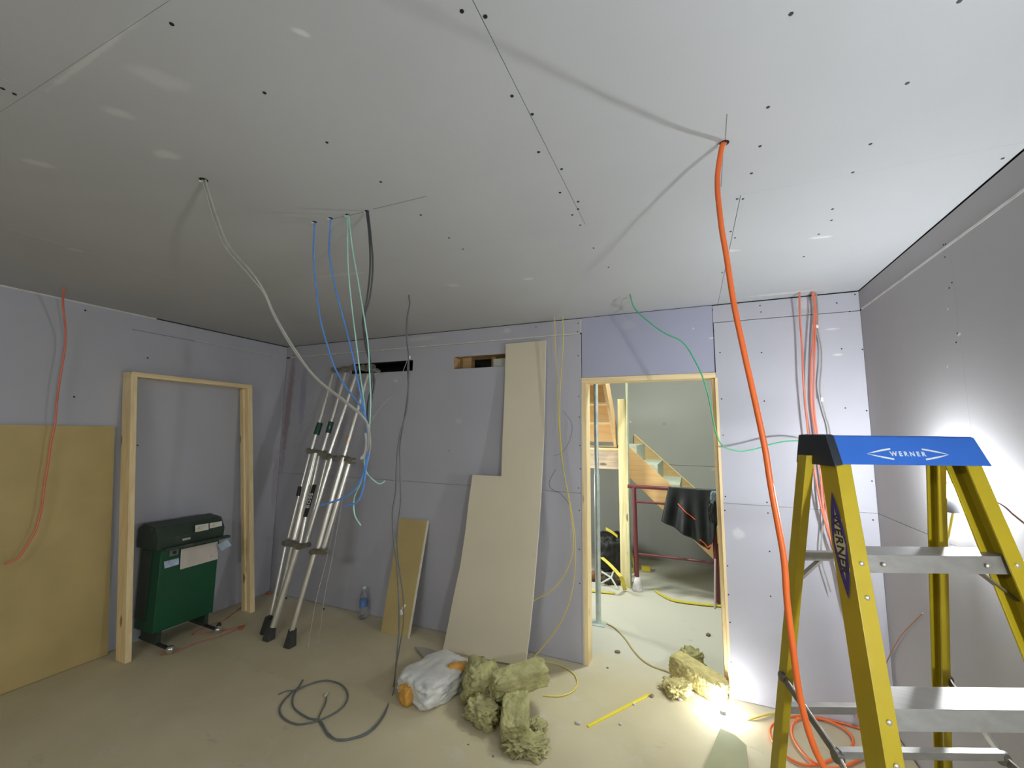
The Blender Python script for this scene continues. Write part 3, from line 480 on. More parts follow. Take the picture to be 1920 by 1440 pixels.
# ------------------------------------------------------------------ telescopic ladder leaning in the corner
M_al=mat('scuffed_aluminium',(.86,.84,.76),.30,.8,var=.12,scale=20,stretch=(1,1,.15)); M_cl=mat('dull_clamp',(.32,.30,.24),.4,.7,var=.3,scale=30); M_rub=mat('black_rubber',(.045,.045,.04),.8,var=.2,scale=30)
LP0=V((0,-.64,0)); LN=V((0,.54,2.2)).cross(V((1,0,0))).normalized(); LN=LN if LN.y<0 else -LN
def lp(x,y,off=0): return onpl(LP0+LN*off,LN,x,y)
tl = thing('telescopic_ladder','folded silver telescopic ladder with black feet leaning in the back left corner','ladder',(.96,-.6,0))
def pole(name,a,b,r,off=0,mt=None): return MB().cyl(lp(*a,off),lp(*b,off),r,n=14).build(name,mt or M_al,tl)
for a,b,r,off in [((624,702),(584,845),.017,0),((648,700),(602,856),.017,0),((668,702),(618,850),.018,0),((690,702),(645,856),.018,0)]: pole('upper_stile',a,b,r,off)
for a,b,r,off in [((583,845),(541,1008),.015,-.03),((592,850),(551,1012),.024,.02),((600,850),(563,1020),.018,-.02),((614,858),(574,1020),.016,-.03),((622,860),(578,1005),.016,.02),((645,858),(596,1028),.021,.01),((656,866),(607,1028),.018,-.02)]: pole('middle_stile',a,b,r,off)
for a,b,r,off in [((535,1026),(506,1163),.015,-.03),((557,1030),(512,1176),.024,.02),((589,1038),(546,1188),.019,0),((547,1026),(516,1160),.013,-.04)]: pole('lower_stile',a,b,r,off)
def blob(name,pts,r,off=0,mt=None,n=10):
    m=MB(); 
    for (x,y) in pts: p=lp(x,y,off); m.cyl(p-V((0,.03,.0)),p+V((0,.03,.0)),r,n=n)
    a=lp(*pts[0],off); b=lp(*pts[-1],off); m.beam(a,b,V((0,.022,0)),V((0,.004,.018)))
    return m.build(name,mt or M_cl,tl,.003)
blob('clamp',[(582,845),(606,850)],.026); blob('clamp',[(612,856),(625,860)],.026); blob('clamp',[(644,858),(660,864)],.026)
blob('clamp',[(537,1017),(566,1024)],.022); blob('clamp',[(575,1022),(564,1024)],.02); blob('clamp',[(588,1034),(609,1034)],.022)
blob('hinge',[(628,694),(648,692),(664,690)],.026); blob('hinge',[(684,690),(696,688)],.030); blob('hinge_bolt',[(705,694),(707,695)],.016,.0,mat('bolt_b',(.4,.38,.33),.4,.7))
for (x,y,xt,yt) in [(503,1200,511,1166),(543,1213,548,1184),(498,1188,504,1160)]:
    a=at(2,.002,x,y); b=lp(xt,yt); b2=b+(b-a).normalized()*.02
    MB().loft([a+V(q) for q in [(-.036,-.03,0),(.03,-.03,0),(.03,.035,0),(-.036,.035,0)]],[b2+V(q) for q in [(-.022,-.022,0),(.022,-.022,0),(.022,.022,0),(-.022,.022,0)]]).build('rubber_foot',M_rub,tl,.006)
M_sg=mat('green_sticker',(.01,.07,.04),.5); M_sk=mat('black_sticker',(.02,.02,.02),.5); M_sw=mat('sticker_white',(.8,.8,.76),.5)
s1=MB().cyl(lp(600,793),lp(593,815),.026,n=14).build('green_sticker',M_sg,tl); s1=MB().cyl(lp(621,791),lp(615,812),.0235,n=14).build('black_sticker',M_sg,tl)
ydir=(lp(614,800)-lp(606,826)).normalized(); 
textmesh('sticker_text','2',.035,lp(618,801,.026),V((1,0,0)),ydir,M_sw,s1)
a=lp(589,912,.04); b=lp(573,966,.04); up_=(a-b).normalized(); side=V((1,0,0)); nrm=side.cross(up_).normalized(); nrm=nrm if nrm.y<0 else -nrm
st=MB().obox((a+b)/2,(.045,.003,(a-b).length*1.12),Matrix((side,nrm,up_)).transposed()).build('name_sticker',M_sk,tl)
textmesh('sticker_text','BOSS',.050,(a+b)/2+nrm*.003,up_,-side,M_sw,st,spacing=1.15)
MB().cyl(lp(563,912,-.02),lp(559,930,-.02),.018,n=10).build('latch',M_sk,tl)
MB().cyl(lp(655.5,818),lp(652.5,828),.0195,n=12).build('orange_sticker',mat('orange_sticker',(.75,.35,.05),.5),tl)
# ------------------------------------------------------------------ boards leaning on the back wall
def bent_board(name,label,left,right,zt,fy,th,mt,edge,cat='board'):
    """rows from top to bottom: pixel left/right edges; fy(z): distance from wall"""
    pass
BP0=V((0,-.235,0)); BN=V((0,.215,2.34)).cross(V((1,0,0))).normalized()
BN = BN if BN.y<0 else -BN
def bp_(x,y): 
    p=onpl(BP0,BN,x,y); h=max(0,min(1,p.z/2.34)); bow=.035*math.sin(math.pi*h)
    return onpl(BP0-BN*bow*(1),BN,x,y)
rowsR=[(1023,638),(1022,700),(1020,760),(1019,820),(1016,880),(1013,940),(1009,1000),(1004,1060),(998,1130),(992,1190),(984,1249)]
rowsL=[(948,645),(947,700),(945,760),(942,830),(940,892),(933,944),(930,1000),(925,1060),(915,1130),(908,1190),(905,1236)]
pb=thing('notched_plasterboard','tall beige plasterboard offcut with a notched shoulder leaning left of the doorway','board',(2.5,-.2,0))
m=MB()
def strip(m,A,B,th):
    for i in range(len(A)-1):
        q=[bp_(*A[i+1]),bp_(*B[i+1]),bp_(*B[i]),bp_(*A[i])]
        m.loft(q,[k-BN*(-th) for k in q]) if False else m.loft([k for k in q],[k-BN*th for k in q])
for lo_,hi_ in ((rowsL,rowsR),): strip(m,lo_,hi_,.0125)
L2=[(886,890),(879,940),(872,1000),(863,1060),(850,1120),(840,1172),(830,1226)]; R2=[(940,893),(933,944),(930,1000),(925,1060),(915,1130),(908,1190),(905,1236)]
strip(m,L2,R2,.0125)
for v in m.v: v.z=max(v.z,.001)
o=m.build('face',M_pb,pb)
m=MB()
for i in range(len(rowsR)-1):
    q=[bp_(*rowsR[i]),bp_(*rowsR[i+1])]; e=V((.0025,0,0)); m.hexa([q[1],q[1]+e,q[1]+e-BN*.0125,q[1]-BN*.0125,q[0],q[0]+e,q[0]+e-BN*.0125,q[0]-BN*.0125])
for v in m.v: v.z=max(v.z,.001)
m.build('cut_edge',M_pbedge,pb)
sb=thing('hardboard_strip','small brown board offcut leaning against the back wall, pale right edge','board',(1.7,-.15,0))
SP0=V((0,-.204,0)); SN=V((0,.18,.87)).cross(V((1,0,0))).normalized(); SN=SN if SN.y<0 else -SN
q=[onpl(SP0,SN,x,y) for x,y in [(714,1185),(764,1198),(801,976),(749,972)]]
for v in q: v.z=max(v.z,.001)
MB().loft(q,[k-SN*.015 for k in q]).build('face',M_mdf,sb)
e=V((.011,0,0)); MB().hexa([q[1],q[1]+e,q[1]+e-SN*.015,q[1]-SN*.015,q[2],q[2]+e,q[2]+e-SN*.015,q[2]-SN*.015]).build('cut_edge',M_mdfedge,sb)
# ------------------------------------------------------------------ water bottle
wbt=thing('water_bottle','clear plastic water bottle with blue label standing by the back wall','bottle',(1.268,-.075,0))
bl=V((1.268,-.075,.001)); M_pet=mat('clear_pet',(.85,.9,.95),.05,trans=.92,var=.01)
MB().lathe(bl,[(.028,0),(.034,.01),(.034,.06),(.032,.075),(.034,.09),(.034,.17),(.030,.19),(.016,.225),(.013,.235),(.013,.25)],24).build('bottle_body',M_pet,wbt)
MB().lathe(bl+V((0,0,.1)),[(.0345,0),(.0348,.002),(.0348,.058),(.0345,.06)],24).build('label_band',mat('blue_label',(.12,.22,.50),.4,var=.3,scale=30),wbt)
MB().lathe(bl+V((0,0,.243)),[(.015,0),(.015,.018),(.012,.02)],16).build('cap',mat('white_cap',(.6,.65,.7),.4),wbt)
# ------------------------------------------------------------------ lumps: bag, rock wool
def lump(size, M, c, seedv, amp, ex=4, n=14, rag=0.0, shape=None):
    """a rounded, torn block: box grid pushed to a soft superellipsoid, roughened by noise"""
    m=MB(); idx={}; faces=[]
    def vid(i,j,k):
        if (i,j,k) not in idx:
            p=V((2*i/n-1,2*j/n-1,2*k/n-1)); l=(abs(p.x)**ex+abs(p.y)**ex+abs(p.z)**ex)**(1/ex); q=p/l
            d=noise.fractal(q*2.2+V((seedv,0,0)),1,2,4)*amp + (noise.noise(q*9+V((0,seedv,0))))*rag - abs(noise.noise(q*3.1+V((seedv,seedv,0))))*amp*1.1
            q=q*(1+d)
            if shape: q=shape(q)
            idx[(i,j,k)]=len(m.v); m.v.append(V(c)+M@V((q.x*size[0]/2,q.y*size[1]/2,q.z*size[2]/2)))
        return idx[(i,j,k)]
    for a in range(n):
        for b in range(n):
            for f in [((a,b,0),(a,b+1,0),(a+1,b+1,0),(a+1,b,0)),((a,b,n),(a+1,b,n),(a+1,b+1,n),(a,b+1,n)),((a,0,b),(a+1,0,b),(a+1,0,b+1),(a,0,b+1)),((a,n,b),(a,n,b+1),(a+1,n,b+1),(a+1,n,b)),((0,a,b),(0,a,b+1),(0,a+1,b+1),(0,a+1,b)),((n,a,b),(n,a+1,b),(n,a+1,b+1),(n,a,b+1))]:
                m.f.append([vid(*q) for q in f]); m.sm.append(True)
    for v in m.v: v.z=max(v.z,.001)
    return m
def rot(z,x=0,y=0): return Matrix.Rotation(z,3,'Z')@Matrix.Rotation(y,3,'Y')@Matrix.Rotation(x,3,'X')
bag=thing('plaster_bag','crumpled white and orange plaster bag lying on the floor','bag',(2.38,-.64,0))
M_bag=mat('bag_paper',(.72,.71,.67),.6,var=.12,scale=9,bump=.5,bscale=9,dirt=((.36,.37,.38),6,.58)); M_bo=mat('bag_orange',(.70,.36,.07),.6,var=.15,scale=9,bump=.4,bscale=14)
zr=.33
lump((.31,.41,.15),rot(-.30),(2.405,-.665,.070),3.1,.07,7,26,.025).build('bag_body',M_bag,bag)
e1=at(2,.09,835,1255); lump((.07,.16,.09),rot(zr-1.3),e1,5.2,.2,3,10,.08).build('folded_end',mat('bag_fold',(.64,.62,.56),.6,bump=.3,bscale=12),bag)
lump((.055,.15,.05),rot(zr-1.3),at(2,.14,862,1250),6.2,.15,3,10,.06).build('orange_flap',M_bo,bag)
lump((.10,.10,.11),rot(-.3),at(2,.05,766,1300),7.7,.12,4,12,.05).build('orange_corner',M_bo,bag)
M_wool=mat('mineral_wool',(.40,.375,.17),.95,var=.28,scale=14,bump=.9,bscale=45,dirt=((.22,.19,.08),8,.62)); M_wooly=mat('mineral_wool_bright',(.58,.50,.22),.95,var=.25,scale=18,bump=1,bscale=50)
G='mineral wool scraps beside the plaster bag'
def wool(lab,c,size,M,seedv,amp=.15,rag=.10,n=24,mt=None,grp=G):
    return tag(lump(size,M,c,seedv,amp,8 if amp<.12 else 4,n,rag).build('mineral_wool_scrap',mt or M_wool),lab,'insulation',grp)
wool('large olive mineral wool scrap against the plaster bag',at(2,.10,900,1278),(.20,.24,.20),rot(.5,.2,.2),1.3,.2,.12)
wool('slab of mineral wool resting across the top of the scraps, by the tall board',at(2,.17,975,1272),(.34,.13,.12),rot(.75,.1,-.12),2.6,.08,.07)
wool('low torn mineral wool scrap in front of the large one',at(2,.05,905,1335),(.20,.15,.10),rot(-.2,.2,.1),9.3,.25,.16)
wool('upright mineral wool slab nearest the camera',at(2,.07,966,1345),(.15,.26,.14),rot(.35,.15,0),4.4,.08,.08)
wool('frayed mineral wool clump at the foot of the near slab',at(2,.025,985,1395),(.20,.15,.06),rot(.2),12.1,.35,.28)
wool('small frayed mineral wool clump right of the near slab',at(2,.03,1008,1365),(.10,.08,.07),rot(1.2),14.4,.35,.28,14)
wool('torn middle scrap of mineral wool between the slab and the large scrap',at(2,.09,935,1300),(.14,.12,.12),rot(.9,.3,.2),17.4,.25,.18,18)
G2='mineral wool in the doorway'
wool('mineral wool batt lying in the doorway by the floor bulb',at(2,.07,1308,1268),(.36,.13,.13),rot(-.62,0,.08),21.0,.06,.07,26,M_wooly,G2)
wool('dark tuft of mineral wool on top of the batt in the doorway',at(2,.10,1297,1232),(.14,.12,.09),rot(.2),23.0,.3,.2,16,M_wool,G2)
wool('frayed mineral wool clump at the left end of the doorway batt',at(2,.03,1268,1290),(.16,.14,.08),rot(.5),27.0,.3,.22,18,M_wooly,G2)
# floor scraps
yb_=[at(2,.004,1102,1362),at(2,.004,1217,1302)]
tag(MB().beam(yb_[0],yb_[1],(yb_[1]-yb_[0]).normalized().cross(V((0,0,1)))*.008,V((0,0,.004))).build('yellow_batten',mat('yellow_plastic',(.80,.66,.04),.4),bevel=.002),'thin yellow plastic strip lying on the floor','strip')
cb=[(1318,1450),(1351,1369),(1378,1382),(1400,1402),(1402,1450)]
tag(MB().prism([at(2,.012,x,y) for x,y in cb],(0,0,.012)).build('board_offcut',mat('greenish_board',(.33,.33,.19),.85,var=.06)),'greenish board offcut on the floor left of the stepladder foot','offcut')
for (x,y,s,lab) in [(1083,1355,.016,'plaster crumb left of the yellow strip'),(1163,1357,.010,'tiny plaster crumb below the yellow strip'),(1187,1320,.012,'white fleck under the middle of the yellow strip'),(1222,1305,.015,'grey crumb at the far end of the yellow strip'),(1275,1312,.014,'pale crumb in front of the doorway wool'),(1158,1222,.02,'brown crumb on the threshold near the left jamb'),(1328,1190,.022,'brown scrap on the hall floor at right'),(925,1418,.006,'dark speck on the floor nearest the camera'),(878,1396,.005,'dark speck in front of the mineral wool'),(1139,1252,.008,'dark speck on the threshold')]:
    p=at(2,s*.3,x,y); tag(lump((s*2,s*1.4,s*.9),rot(random.uniform(0,3)),p,x*.1,.2,3,6,.1).build('floor_crumb',mat('crumb_%d'%x,(.55,.52,.45) if 'plaster' in lab or 'white' in lab or 'pale' in lab else (.22,.16,.11),.9)),lab,'debris')
pc=[(778,1214),(800,1216),(835,1228),(842,1240),(800,1240)]
tag(MB().prism([at(2,.01,x,y) for x,y in pc],(0,0,.006)).build('paper_scrap',mat('grey_paper',(.38,.35,.29),.8)),'grey paper scrap at the foot of the tall notched board','scrap')
# ------------------------------------------------------------------ hall: prop, newel, stairs, trestle
M_galv=mat('galvanised_pale',(.66,.74,.70),.35,.3,var=.12,scale=16)
pr=thing('steel_prop','pale galvanised steel prop standing just beyond the doorway','prop',(3.153,.68,0))
MB().cyl((3.157,.68,.008),(3.157,.68,2.50),.019,n=20).build('tube',M_galv,pr)
MB().cyl((3.157,.68,.008),(3.157,.68,1.25),.0235,n=20).build('outer_tube',M_galv,pr)
MB().box((3.09,.62,0),(3.22,.74,.008)).build('base_plate',M_galv,pr,.002)
MB().box((3.09,.62,2.50),(3.22,.74,2.508)).build('head_plate',M_galv,pr,.002)
st=thing('staircase','new pine and plywood quarter turn staircase beyond the doorway','staircase',(3.6,2.3,0))
yN,yF=1.80,2.72   # near and far string planes of the lower flight
def ns(x,y,Y=yN): return at(1,Y,x,y)
# near string: parallelogram from newel to floor
a=ns(1172,832); b=ns(1172,886); slope=(ns(1262,912).z-a.z)/(ns(1262,912).x-a.x) if False else None
sl=-.93; wdt=.34
xa=3.255; za=1.505
def topz(x): return za+sl*(x-xa)
m=MB(); m.prism([(xa,yN,topz(xa)),(xa+1.50,yN,topz(xa+1.5)),(xa+1.50-.0,yN,max(0,topz(xa+1.5)-wdt)),(xa+1.22,yN,.0),(xa,yN,topz(xa)-wdt)],(0,.03,0)); m.build('near_string',wood('string_ply',(.78,.50,.23),(.70,.43,.18),'x',False),st,.001)
m=MB(); m.prism([(xa-.02,yF+.04,topz(xa)+.10),(xa+1.62,yF+.04,topz(xa+1.62)+.10),(xa+1.62,yF+.04,0),(xa+1.1,yF+.04,0),(xa-.02,yF+.04,topz(xa)-wdt)],(0,.035,0)); m.build('far_string',wood('wall_string',(.66,.46,.22),(.58,.38,.17),'x',False),st,.001)
MB().beam((xa-.02,yF+.055,topz(xa)+.105),(xa+1.62,yF+.055,topz(xa+1.62)+.105),V((0,.02,0)),V((.004,0,.005))).build('string_capping',M_pine_x,st)
M_tread=mat('primed_tread',(.58,.62,.50),.7)
rise=.205; going=rise/abs(sl)
x=at(1,yN,1193,840).x-going; k=0
while topz(x+going)>.02 and k<8:
    zt=topz(x+going)+.092
    MB().prism([(x,yN+.03,zt),(x+going,yN+.03,zt),(x+going,yN+.03,max(.001,zt-rise)),(x,yN+.03,max(.001,zt-rise))],(0,yF+.01-yN,0)).build('step',M_tread,st,.004); x+=going; k+=1
# landing and upper flight back toward the viewer
zl=1.43
MB().box((2.15,yN-.02,1.215),(3.20,yN+.03,zl)).build('landing_trimmer',M_old_x,st,.002)
MB().box((2.15,yN-.04,zl),(3.20,yF+.05,zl+.022)).build('landing_deck',M_pine_x,st)
MB().box((3.165,yN+.03,1.215),(3.20,yF+.05,zl)).build('landing_trimmer',M_old_x,st)
# upper flight, rising toward -y from the landing edge; seen from beneath
us=thing  # (alias only)
M_us=wood('upper_string',(.80,.55,.28),(.70,.44,.2),'z',False)
def uz(y): return 1.46+ (1.80-y)*1.02
for xx in (2.25,3.13):
    m=MB(); m.prism([(xx,1.80,uz(1.80)-.02),(xx,.42,uz(.42)-.02),(xx,.42,uz(.42)+.24),(xx,1.80,uz(1.80)+.24)],(.032,0,0)); m.build('upper_string',M_us,st,.001)
k=0; y=1.76
while k<6:
    z=uz(y)+.06
    MB().box((2.28,y-.215,z+.16),(3.13,y+.03,z+.18)).build('upper_tread',M_pine_x,st)
    MB().box((2.28,y-.012,z-.04),(3.13,y,z+.16)).build('upper_riser',M_ply,st)
    y-=.205/1.02; k+=1
nw=thing('newel_post','rough timber newel post carrying the stair landing','post',(3.24,1.68,0))
MB().box((3.195,1.66,0),(3.292,1.74,2.0)).build('post',M_newel,nw,.003)
MB().box((3.292,1.62,0),(3.302,1.74,2.45)).build('pale_batten',mat('pale_edge',(.62,.66,.46),.6),nw,.001)
# trestle
M_red=mat('dark_red_paint',(.16,.035,.04),.4,var=.15,scale=10)
tr=thing('trestle','dark red tubular steel trestle standing in the hall','trestle',(3.73,1.58,0))
def rod(name,a,b,r=.017): return MB().cyl(a,b,r,n=14).build(name,M_red,tr)
yt=1.58
rod('leg',(3.375,yt+.02,.012),(3.365,yt,1.055),.021); rod('leg',(4.125,yt,.012),(4.115,yt,1.06),.021)
rod('foot_leg',(4.19,1.86,.012),(4.135,1.60,.55),.016); rod('foot_leg',(3.33,1.86,.012),(3.36,1.60,.55),.016)
rod('top_rail',(3.30,yt,1.06),(4.16,yt,1.06),.020); rod('middle_rail',(3.37,yt,.905),(4.12,yt,.905),.013); rod('lower_rail',(3.37,yt+.02,.37),(4.13,yt+.02,.37),.012)
MB().cyl((4.09,1.44,.012),(4.115,1.56,.42),.009,n=10).build('brace_stay',mat('pale_pink_stay',(.6,.5,.5),.4,.3),tr)
MB().lathe((3.375,yt+.02,.0),[(.05,0),(.055,.02),(.035,.10),(.025,.14)],9).build('plastic_wrap',mat('clear_wrap',(.75,.72,.74),.25,var=.3,scale=20),tr)
# jacket over trestle
jk=thing('black_jacket','black jacket with orange piping draped over the red trestle rail','jacket',(3.93,1.55,.55))
M_jk=mat('black_cloth',(.016,.019,.020),.55,var=.25,scale=8,bump=.3,bscale=18)
def jf(u,v):
    xl=3.73-.10*v*(1-u); x=xl+(4.165-3.73+.10*v*(1-u))*u
    ln=(.35+.24*u/.78) if u<.78 else .59-.30*(u-.78)/.22
    vv=v*1.25-.25
    if vv<0: y=yt+.028+.01*math.sin(9*u); z=1.085+vv*1.1
    else: y=yt-.032-.018*math.sin(14*u+3*v)*vv-.03*vv*math.sin(23*u); z=1.085-ln*vv
    e=V((.06*math.sin(10*u),-1,.1)).normalized(); return V((x,y,z)),e
MB().sheet(jf,40,30,.008).build('jacket_shell',M_jk,jk)
def js(u,v): p,_=jf(u,v); return p+V((0,-.008,0))
M_pip=mat('orange_piping',(.85,.15,.04),.4)
MB().tube([js(.22,.52),js(.30,.57),js(.38,.62),js(.46,.65),js(.54,.68)],.0045,6).build('orange_piping',M_pip,jk)
MB().tube([js(.62,.93),js(.70,.95),js(.76,.97),js(.82,.99)],.006,6).build('orange_piping',M_pip,jk)
lump((.09,.04,.17),rot(.3,.1),V((4.135,yt-.06,.99)),31,.2,3,12,.1).build('grey_lining',mat('grey_lining',(.17,.22,.24),.3,bump=.5,bscale=12),jk)
lump((.11,.08,.26),rot(.1,.1),V((4.125,yt-.04,.87)),37,.2,3,12,.1).build('sleeve',mat('black_sleeve',(.01,.012,.012),.4,bump=.5,bscale=12),jk)
# tools heap behind the prop
bgp=at(2,.18,1135,1050)
tb=tag(lump((.36,.30,.42),rot(.3),V((3.02,2.15,.22)),41,.15,4,18,.06,).build('tool_bag',mat('black_bag',(.018,.020,.018),.55,var=.4,scale=5,bump=.4,bscale=10)),'slumped black tool bag under the stair landing','tool bag')
M_ys=mat('yellow_strap',(.72,.62,.07),.45,var=.1)
def strap(lab,pts,wd,grp='yellow straps and offcuts in the hall'): return tag(MB().ribbon(pts,wd,.006).build('yellow_strap',M_ys),lab,'strap',grp)
strap('yellow strap crossing the top of the black tool bag',[at(1,1.93,1136,991),at(1,1.92,1148,998),at(1,1.91,1158,1006)],V((0,.0,.016)))
strap('yellow strap leaning to the right of the newel post',[at(1,1.84,1176,1020),at(1,1.82,1184,1040),at(2,.04,1193,1072)],V((.014,0,0)))
strap('folded yellow strap hanging in front of the tool bag',[at(1,1.45,1128,1045),at(1,1.42,1143,1058),at(1,1.38,1158,1074),at(1,1.36,1166,1085),at(2,.01,1172,1106)],V((.020,0,.004)))
strap('yellow strap trailing on the hall floor toward the right trestle leg',[at(2,.012,1228,1106),at(2,.012,1240,1115),at(2,.012,1262,1125),at(2,.012,1300,1131),at(2,.012,1352,1136)],V((0,.022,0)))
strap('yellow strip lying on the hall floor behind the prop',[at(2,.012,1108,1108),at(2,.012,1130,1110),at(2,.012,1152,1112)],V((0,.018,0)))
p=at(2,.04,1208,1066); tag(MB().obox(at(2,.03,1211,1066),(.10,.07,.055),rot(.15)).build('yellow_case',mat('yellow_case',(.62,.50,.06),.5),bevel=.006),'small yellow case on the floor beside the left trestle leg','case')
tag(MB().obox(at(2,.03,1178,1067),(.12,.06,.05),rot(.1)).build('yellow_case',mat('dull_yellow_case',(.45,.36,.05),.5),bevel=.006),'dull yellow case between the newel post and the trestle','case')
hb=thing('white_bracket','white branching metal bracket lying on the heap behind the prop','bracket',at(2,0,1145,1090))
w0=at(2,.10,1146,1083); 
for q in [(1128,1072,.14),(1128,1093,.03),(1158,1104,.01),(1150,1072,.12)]: MB().tube([w0,at(2,q[2],q[0],q[1])],.009,8).build('arm',mat('white_bracket_%d'%q[0],(.65,.72,.68),.4),hb)
tag(lump((.22,.14,.10),rot(.4),at(2,.05,1150,1085),47,.3,3,14,.2).build('rubble_heap',mat('brown_rubble',(.10,.07,.05),.8,var=.6,scale=20)),'dark heap of rubbish at the foot of the newel post','rubbish')
tag(lump((.16,.10,.10),rot(.4),at(2,.05,1118,1080),49,.3,3,14,.2).build('rubble_heap',mat('brown_rubble2',(.20,.09,.05),.8,var=.6,scale=20)),'brown heap of rubbish behind the steel prop','rubbish')
# ------------------------------------------------------------------ yellow stepladder in the foreground
r_=V((math.cos(YAW),math.sin(YAW),0)); f_=V((-math.sin(YAW),math.cos(YAW),0)); B=V((CAM.x,CAM.y,0)); Z=V((0,0,1))
def L(r,d,z): return B+r_*r+f_*d+Z*z
ld=thing('stepladder','tall yellow fibreglass stepladder with a blue top cap at the right','stepladder',L(1.06,1.1,0))
M_y=mat('yellow_fibreglass',(.44,.335,.012),.45,var=.06,scale=10,dirt=((.37,.30,.04),12,.64)); M_alu=mat('worn_aluminium',(.37,.36,.33),.42,.55,var=.12,scale=7,stretch=(1,6,6),dirt=((.32,.30,.25),10,.6))
M_ald=mat('dark_steel',(.22,.21,.19),.4,.8,var=.2,scale=20); M_bluec=mat('blue_plastic',(.030,.135,.52),.42,var=.06,scale=5); M_blkc=mat('grubby_black_plastic',(.012,.018,.028),.45,dirt=((.12,.09,.04),26,.66))
ZT=1.541
fd=lambda z:1.124-.27*(ZT-z)
fl_=lambda z:.865-.117*(ZT-z); frr=lambda z:1.254+.03*(ZT-z)
WD,FLG,th=.060,.040,.005
def chan(z,ro,dd,sgn,WD=WD,FLG=FLG):   # C section, web on the outside, open inward; sgn=+1 left rail
    s=sgn; pts=[(0,0),(FLG,0),(FLG,th),(th,th),(th,WD-th),(FLG,WD-th),(FLG,WD),(0,WD)]
    return [L(ro+s*a,dd+b,z) for a,b in pts]
for nm,rf,s in (('front_rail',fl_,1),('front_rail',frr,-1)):
    MB().loft(chan(.03,rf(.03),fd(.03),s),chan(1.56,rf(1.56),fd(1.56),s)).build(nm,M_y,ld,.0012)
    c=L(rf(.0)+s*.02,fd(.0)+.03,0); MB().obox(c+Z*.022,(.055,.075,.045),Matrix.Rotation(YAW,3,'Z')).build('foot',M_rub,ld,.005)
rd=lambda z:1.20+.23*(ZT-z); rl=lambda z:.838; rrr=lambda z:1.238+.15*(ZT-z)
for nm,rf,s in (('rear_rail',rl,1),('rear_rail',rrr,-1)):
    MB().loft(chan(.03,rf(.03),rd(.03),s,.036,.024),chan(1.56,rf(1.56),rd(1.56),s,.036,.024)).build(nm,M_y,ld,.0012)
    c=L(rf(.0)+s*.016,rd(.0)+.02,0); MB().obox(c+Z*.022,(.05,.06,.045),Matrix.Rotation(YAW,3,'Z')).build('foot',M_rub,ld,.005)
def domeriv(p,r=.0065):
    MB().lathe(p,[(r,0),(r*.9,r*.35),(r*.5,r*.6),(0,r*.68)],12,-f_).build('rivet',M_al,ld)
for i,z in enumerate([1.322,1.017,.712,.407,.102]):
    a,b=fl_(z)+.006,frr(z)-.006; d=fd(z); 
    stp=MB(); sd=.088
    stp.loft([L(a,d+.004,z),L(a+.05,d+sd,z+.0),L(a+.05,d+sd,z-.03),L(a+.05,d+sd-.003,z-.03),L(a+.05,d+sd-.003,z-.003),L(a,d+.010-.003,z-.003),L(a,d-.003,z-.040),L(a,d-.006,z-.040)],
             [L(b,d+.004,z),L(b,d+sd,z+.0),L(b,d+sd,z-.03),L(b,d+sd-.003,z-.03),L(b,d+sd-.003,z-.003),L(b,d+.010-.003,z-.003),L(b,d-.003,z-.040),L(b,d-.006,z-.040)])
    # step sits between the flanges: shift its face just behind the flange plane
    for v in stp.v: v += f_*.011
    stp.build('step',M_alu,ld,.0008)
    if z>.9:
        for (ro,dz) in ((fl_(z)+.020,-.016),(frr(z)-.020,-.016),(fl_(z-.075)+.020,-.088)): domeriv(L(ro,fd(z+dz)-.0005,z+dz))
        if z>1.2:
            for ro in (fl_(z)+.083,frr(z)-.083): domeriv(L(ro,fd(z)+.004,z-.020),.0055)
    # knee braces under the step
    for (ro,s) in ((fl_(z-.10),1),(frr(z-.10),-1)):
        MB().beam(L(ro+s*.008,fd(z-.10)+.05,z-.105),L(ro+s*.11,fd(z)+.055,z-.006),f_*.010,Z*.0022+r_*.0).build('knee_brace',M_ald,ld)
for z,h in ((1.262,.012),(.775,.011),(.36,.011)):
    MB().beam(L(rl(z)+.006,rd(z)+.024,z),L(rrr(z)-.006,rd(z)+.024,z),f_*.012,Z*h).build('rear_crossbar',M_alu,ld,.001)
MB().beam(L(rl(1.2)+.008,rd(1.2)+.024,1.175),L(rl(1.2)+.085,rd(1.26)+.024,1.25),f_*.008,Z*.003+r_*-.002).build('rear_brace',M_alu,ld)
# spreaders and the bar joining them
for s,ra,rh,rc in ((1,rl(.886)-.004,.846,fl_(.74)+.012),(-1,rrr(.886)+.0,1.27,frr(.74)-.012)):
    A_=L(ra,rd(.886)+.01,.886); H2=L(rh,1.17,.80); F2=L(rc,fd(.74)+.03,.745)
    MB().beam(A_,H2,r_*.0035,Z*.011).beam(H2,F2,r_*.0035,Z*.011).cyl(H2-r_*.008,H2+r_*.008,.016,n=12).cyl(A_-r_*.006,A_+r_*.006,.014,n=12).build('spreader',M_ald,ld,.001)
MB().beam(L(.85,1.17,.808),L(1.268,1.17,.808),f_*.010,Z*.009).build('spreader_bar',M_alu,ld,.001)
# top cap
z0,z1=1.541,1.618
def capsec(r,inset=0): 
    return [L(r,1.118+inset,z0),L(r,1.143,z1-.004),L(r,1.150,z1),L(r,1.242,z1),L(r,1.248,z1-.004),L(r,1.266,z0),L(r,1.259,z0),L(r,1.237,z1-.012),L(r,1.16,z1-.012),L(r,1.126,z0)]
A=[p for p in capsec(.870)]; Bc=capsec(1.262)
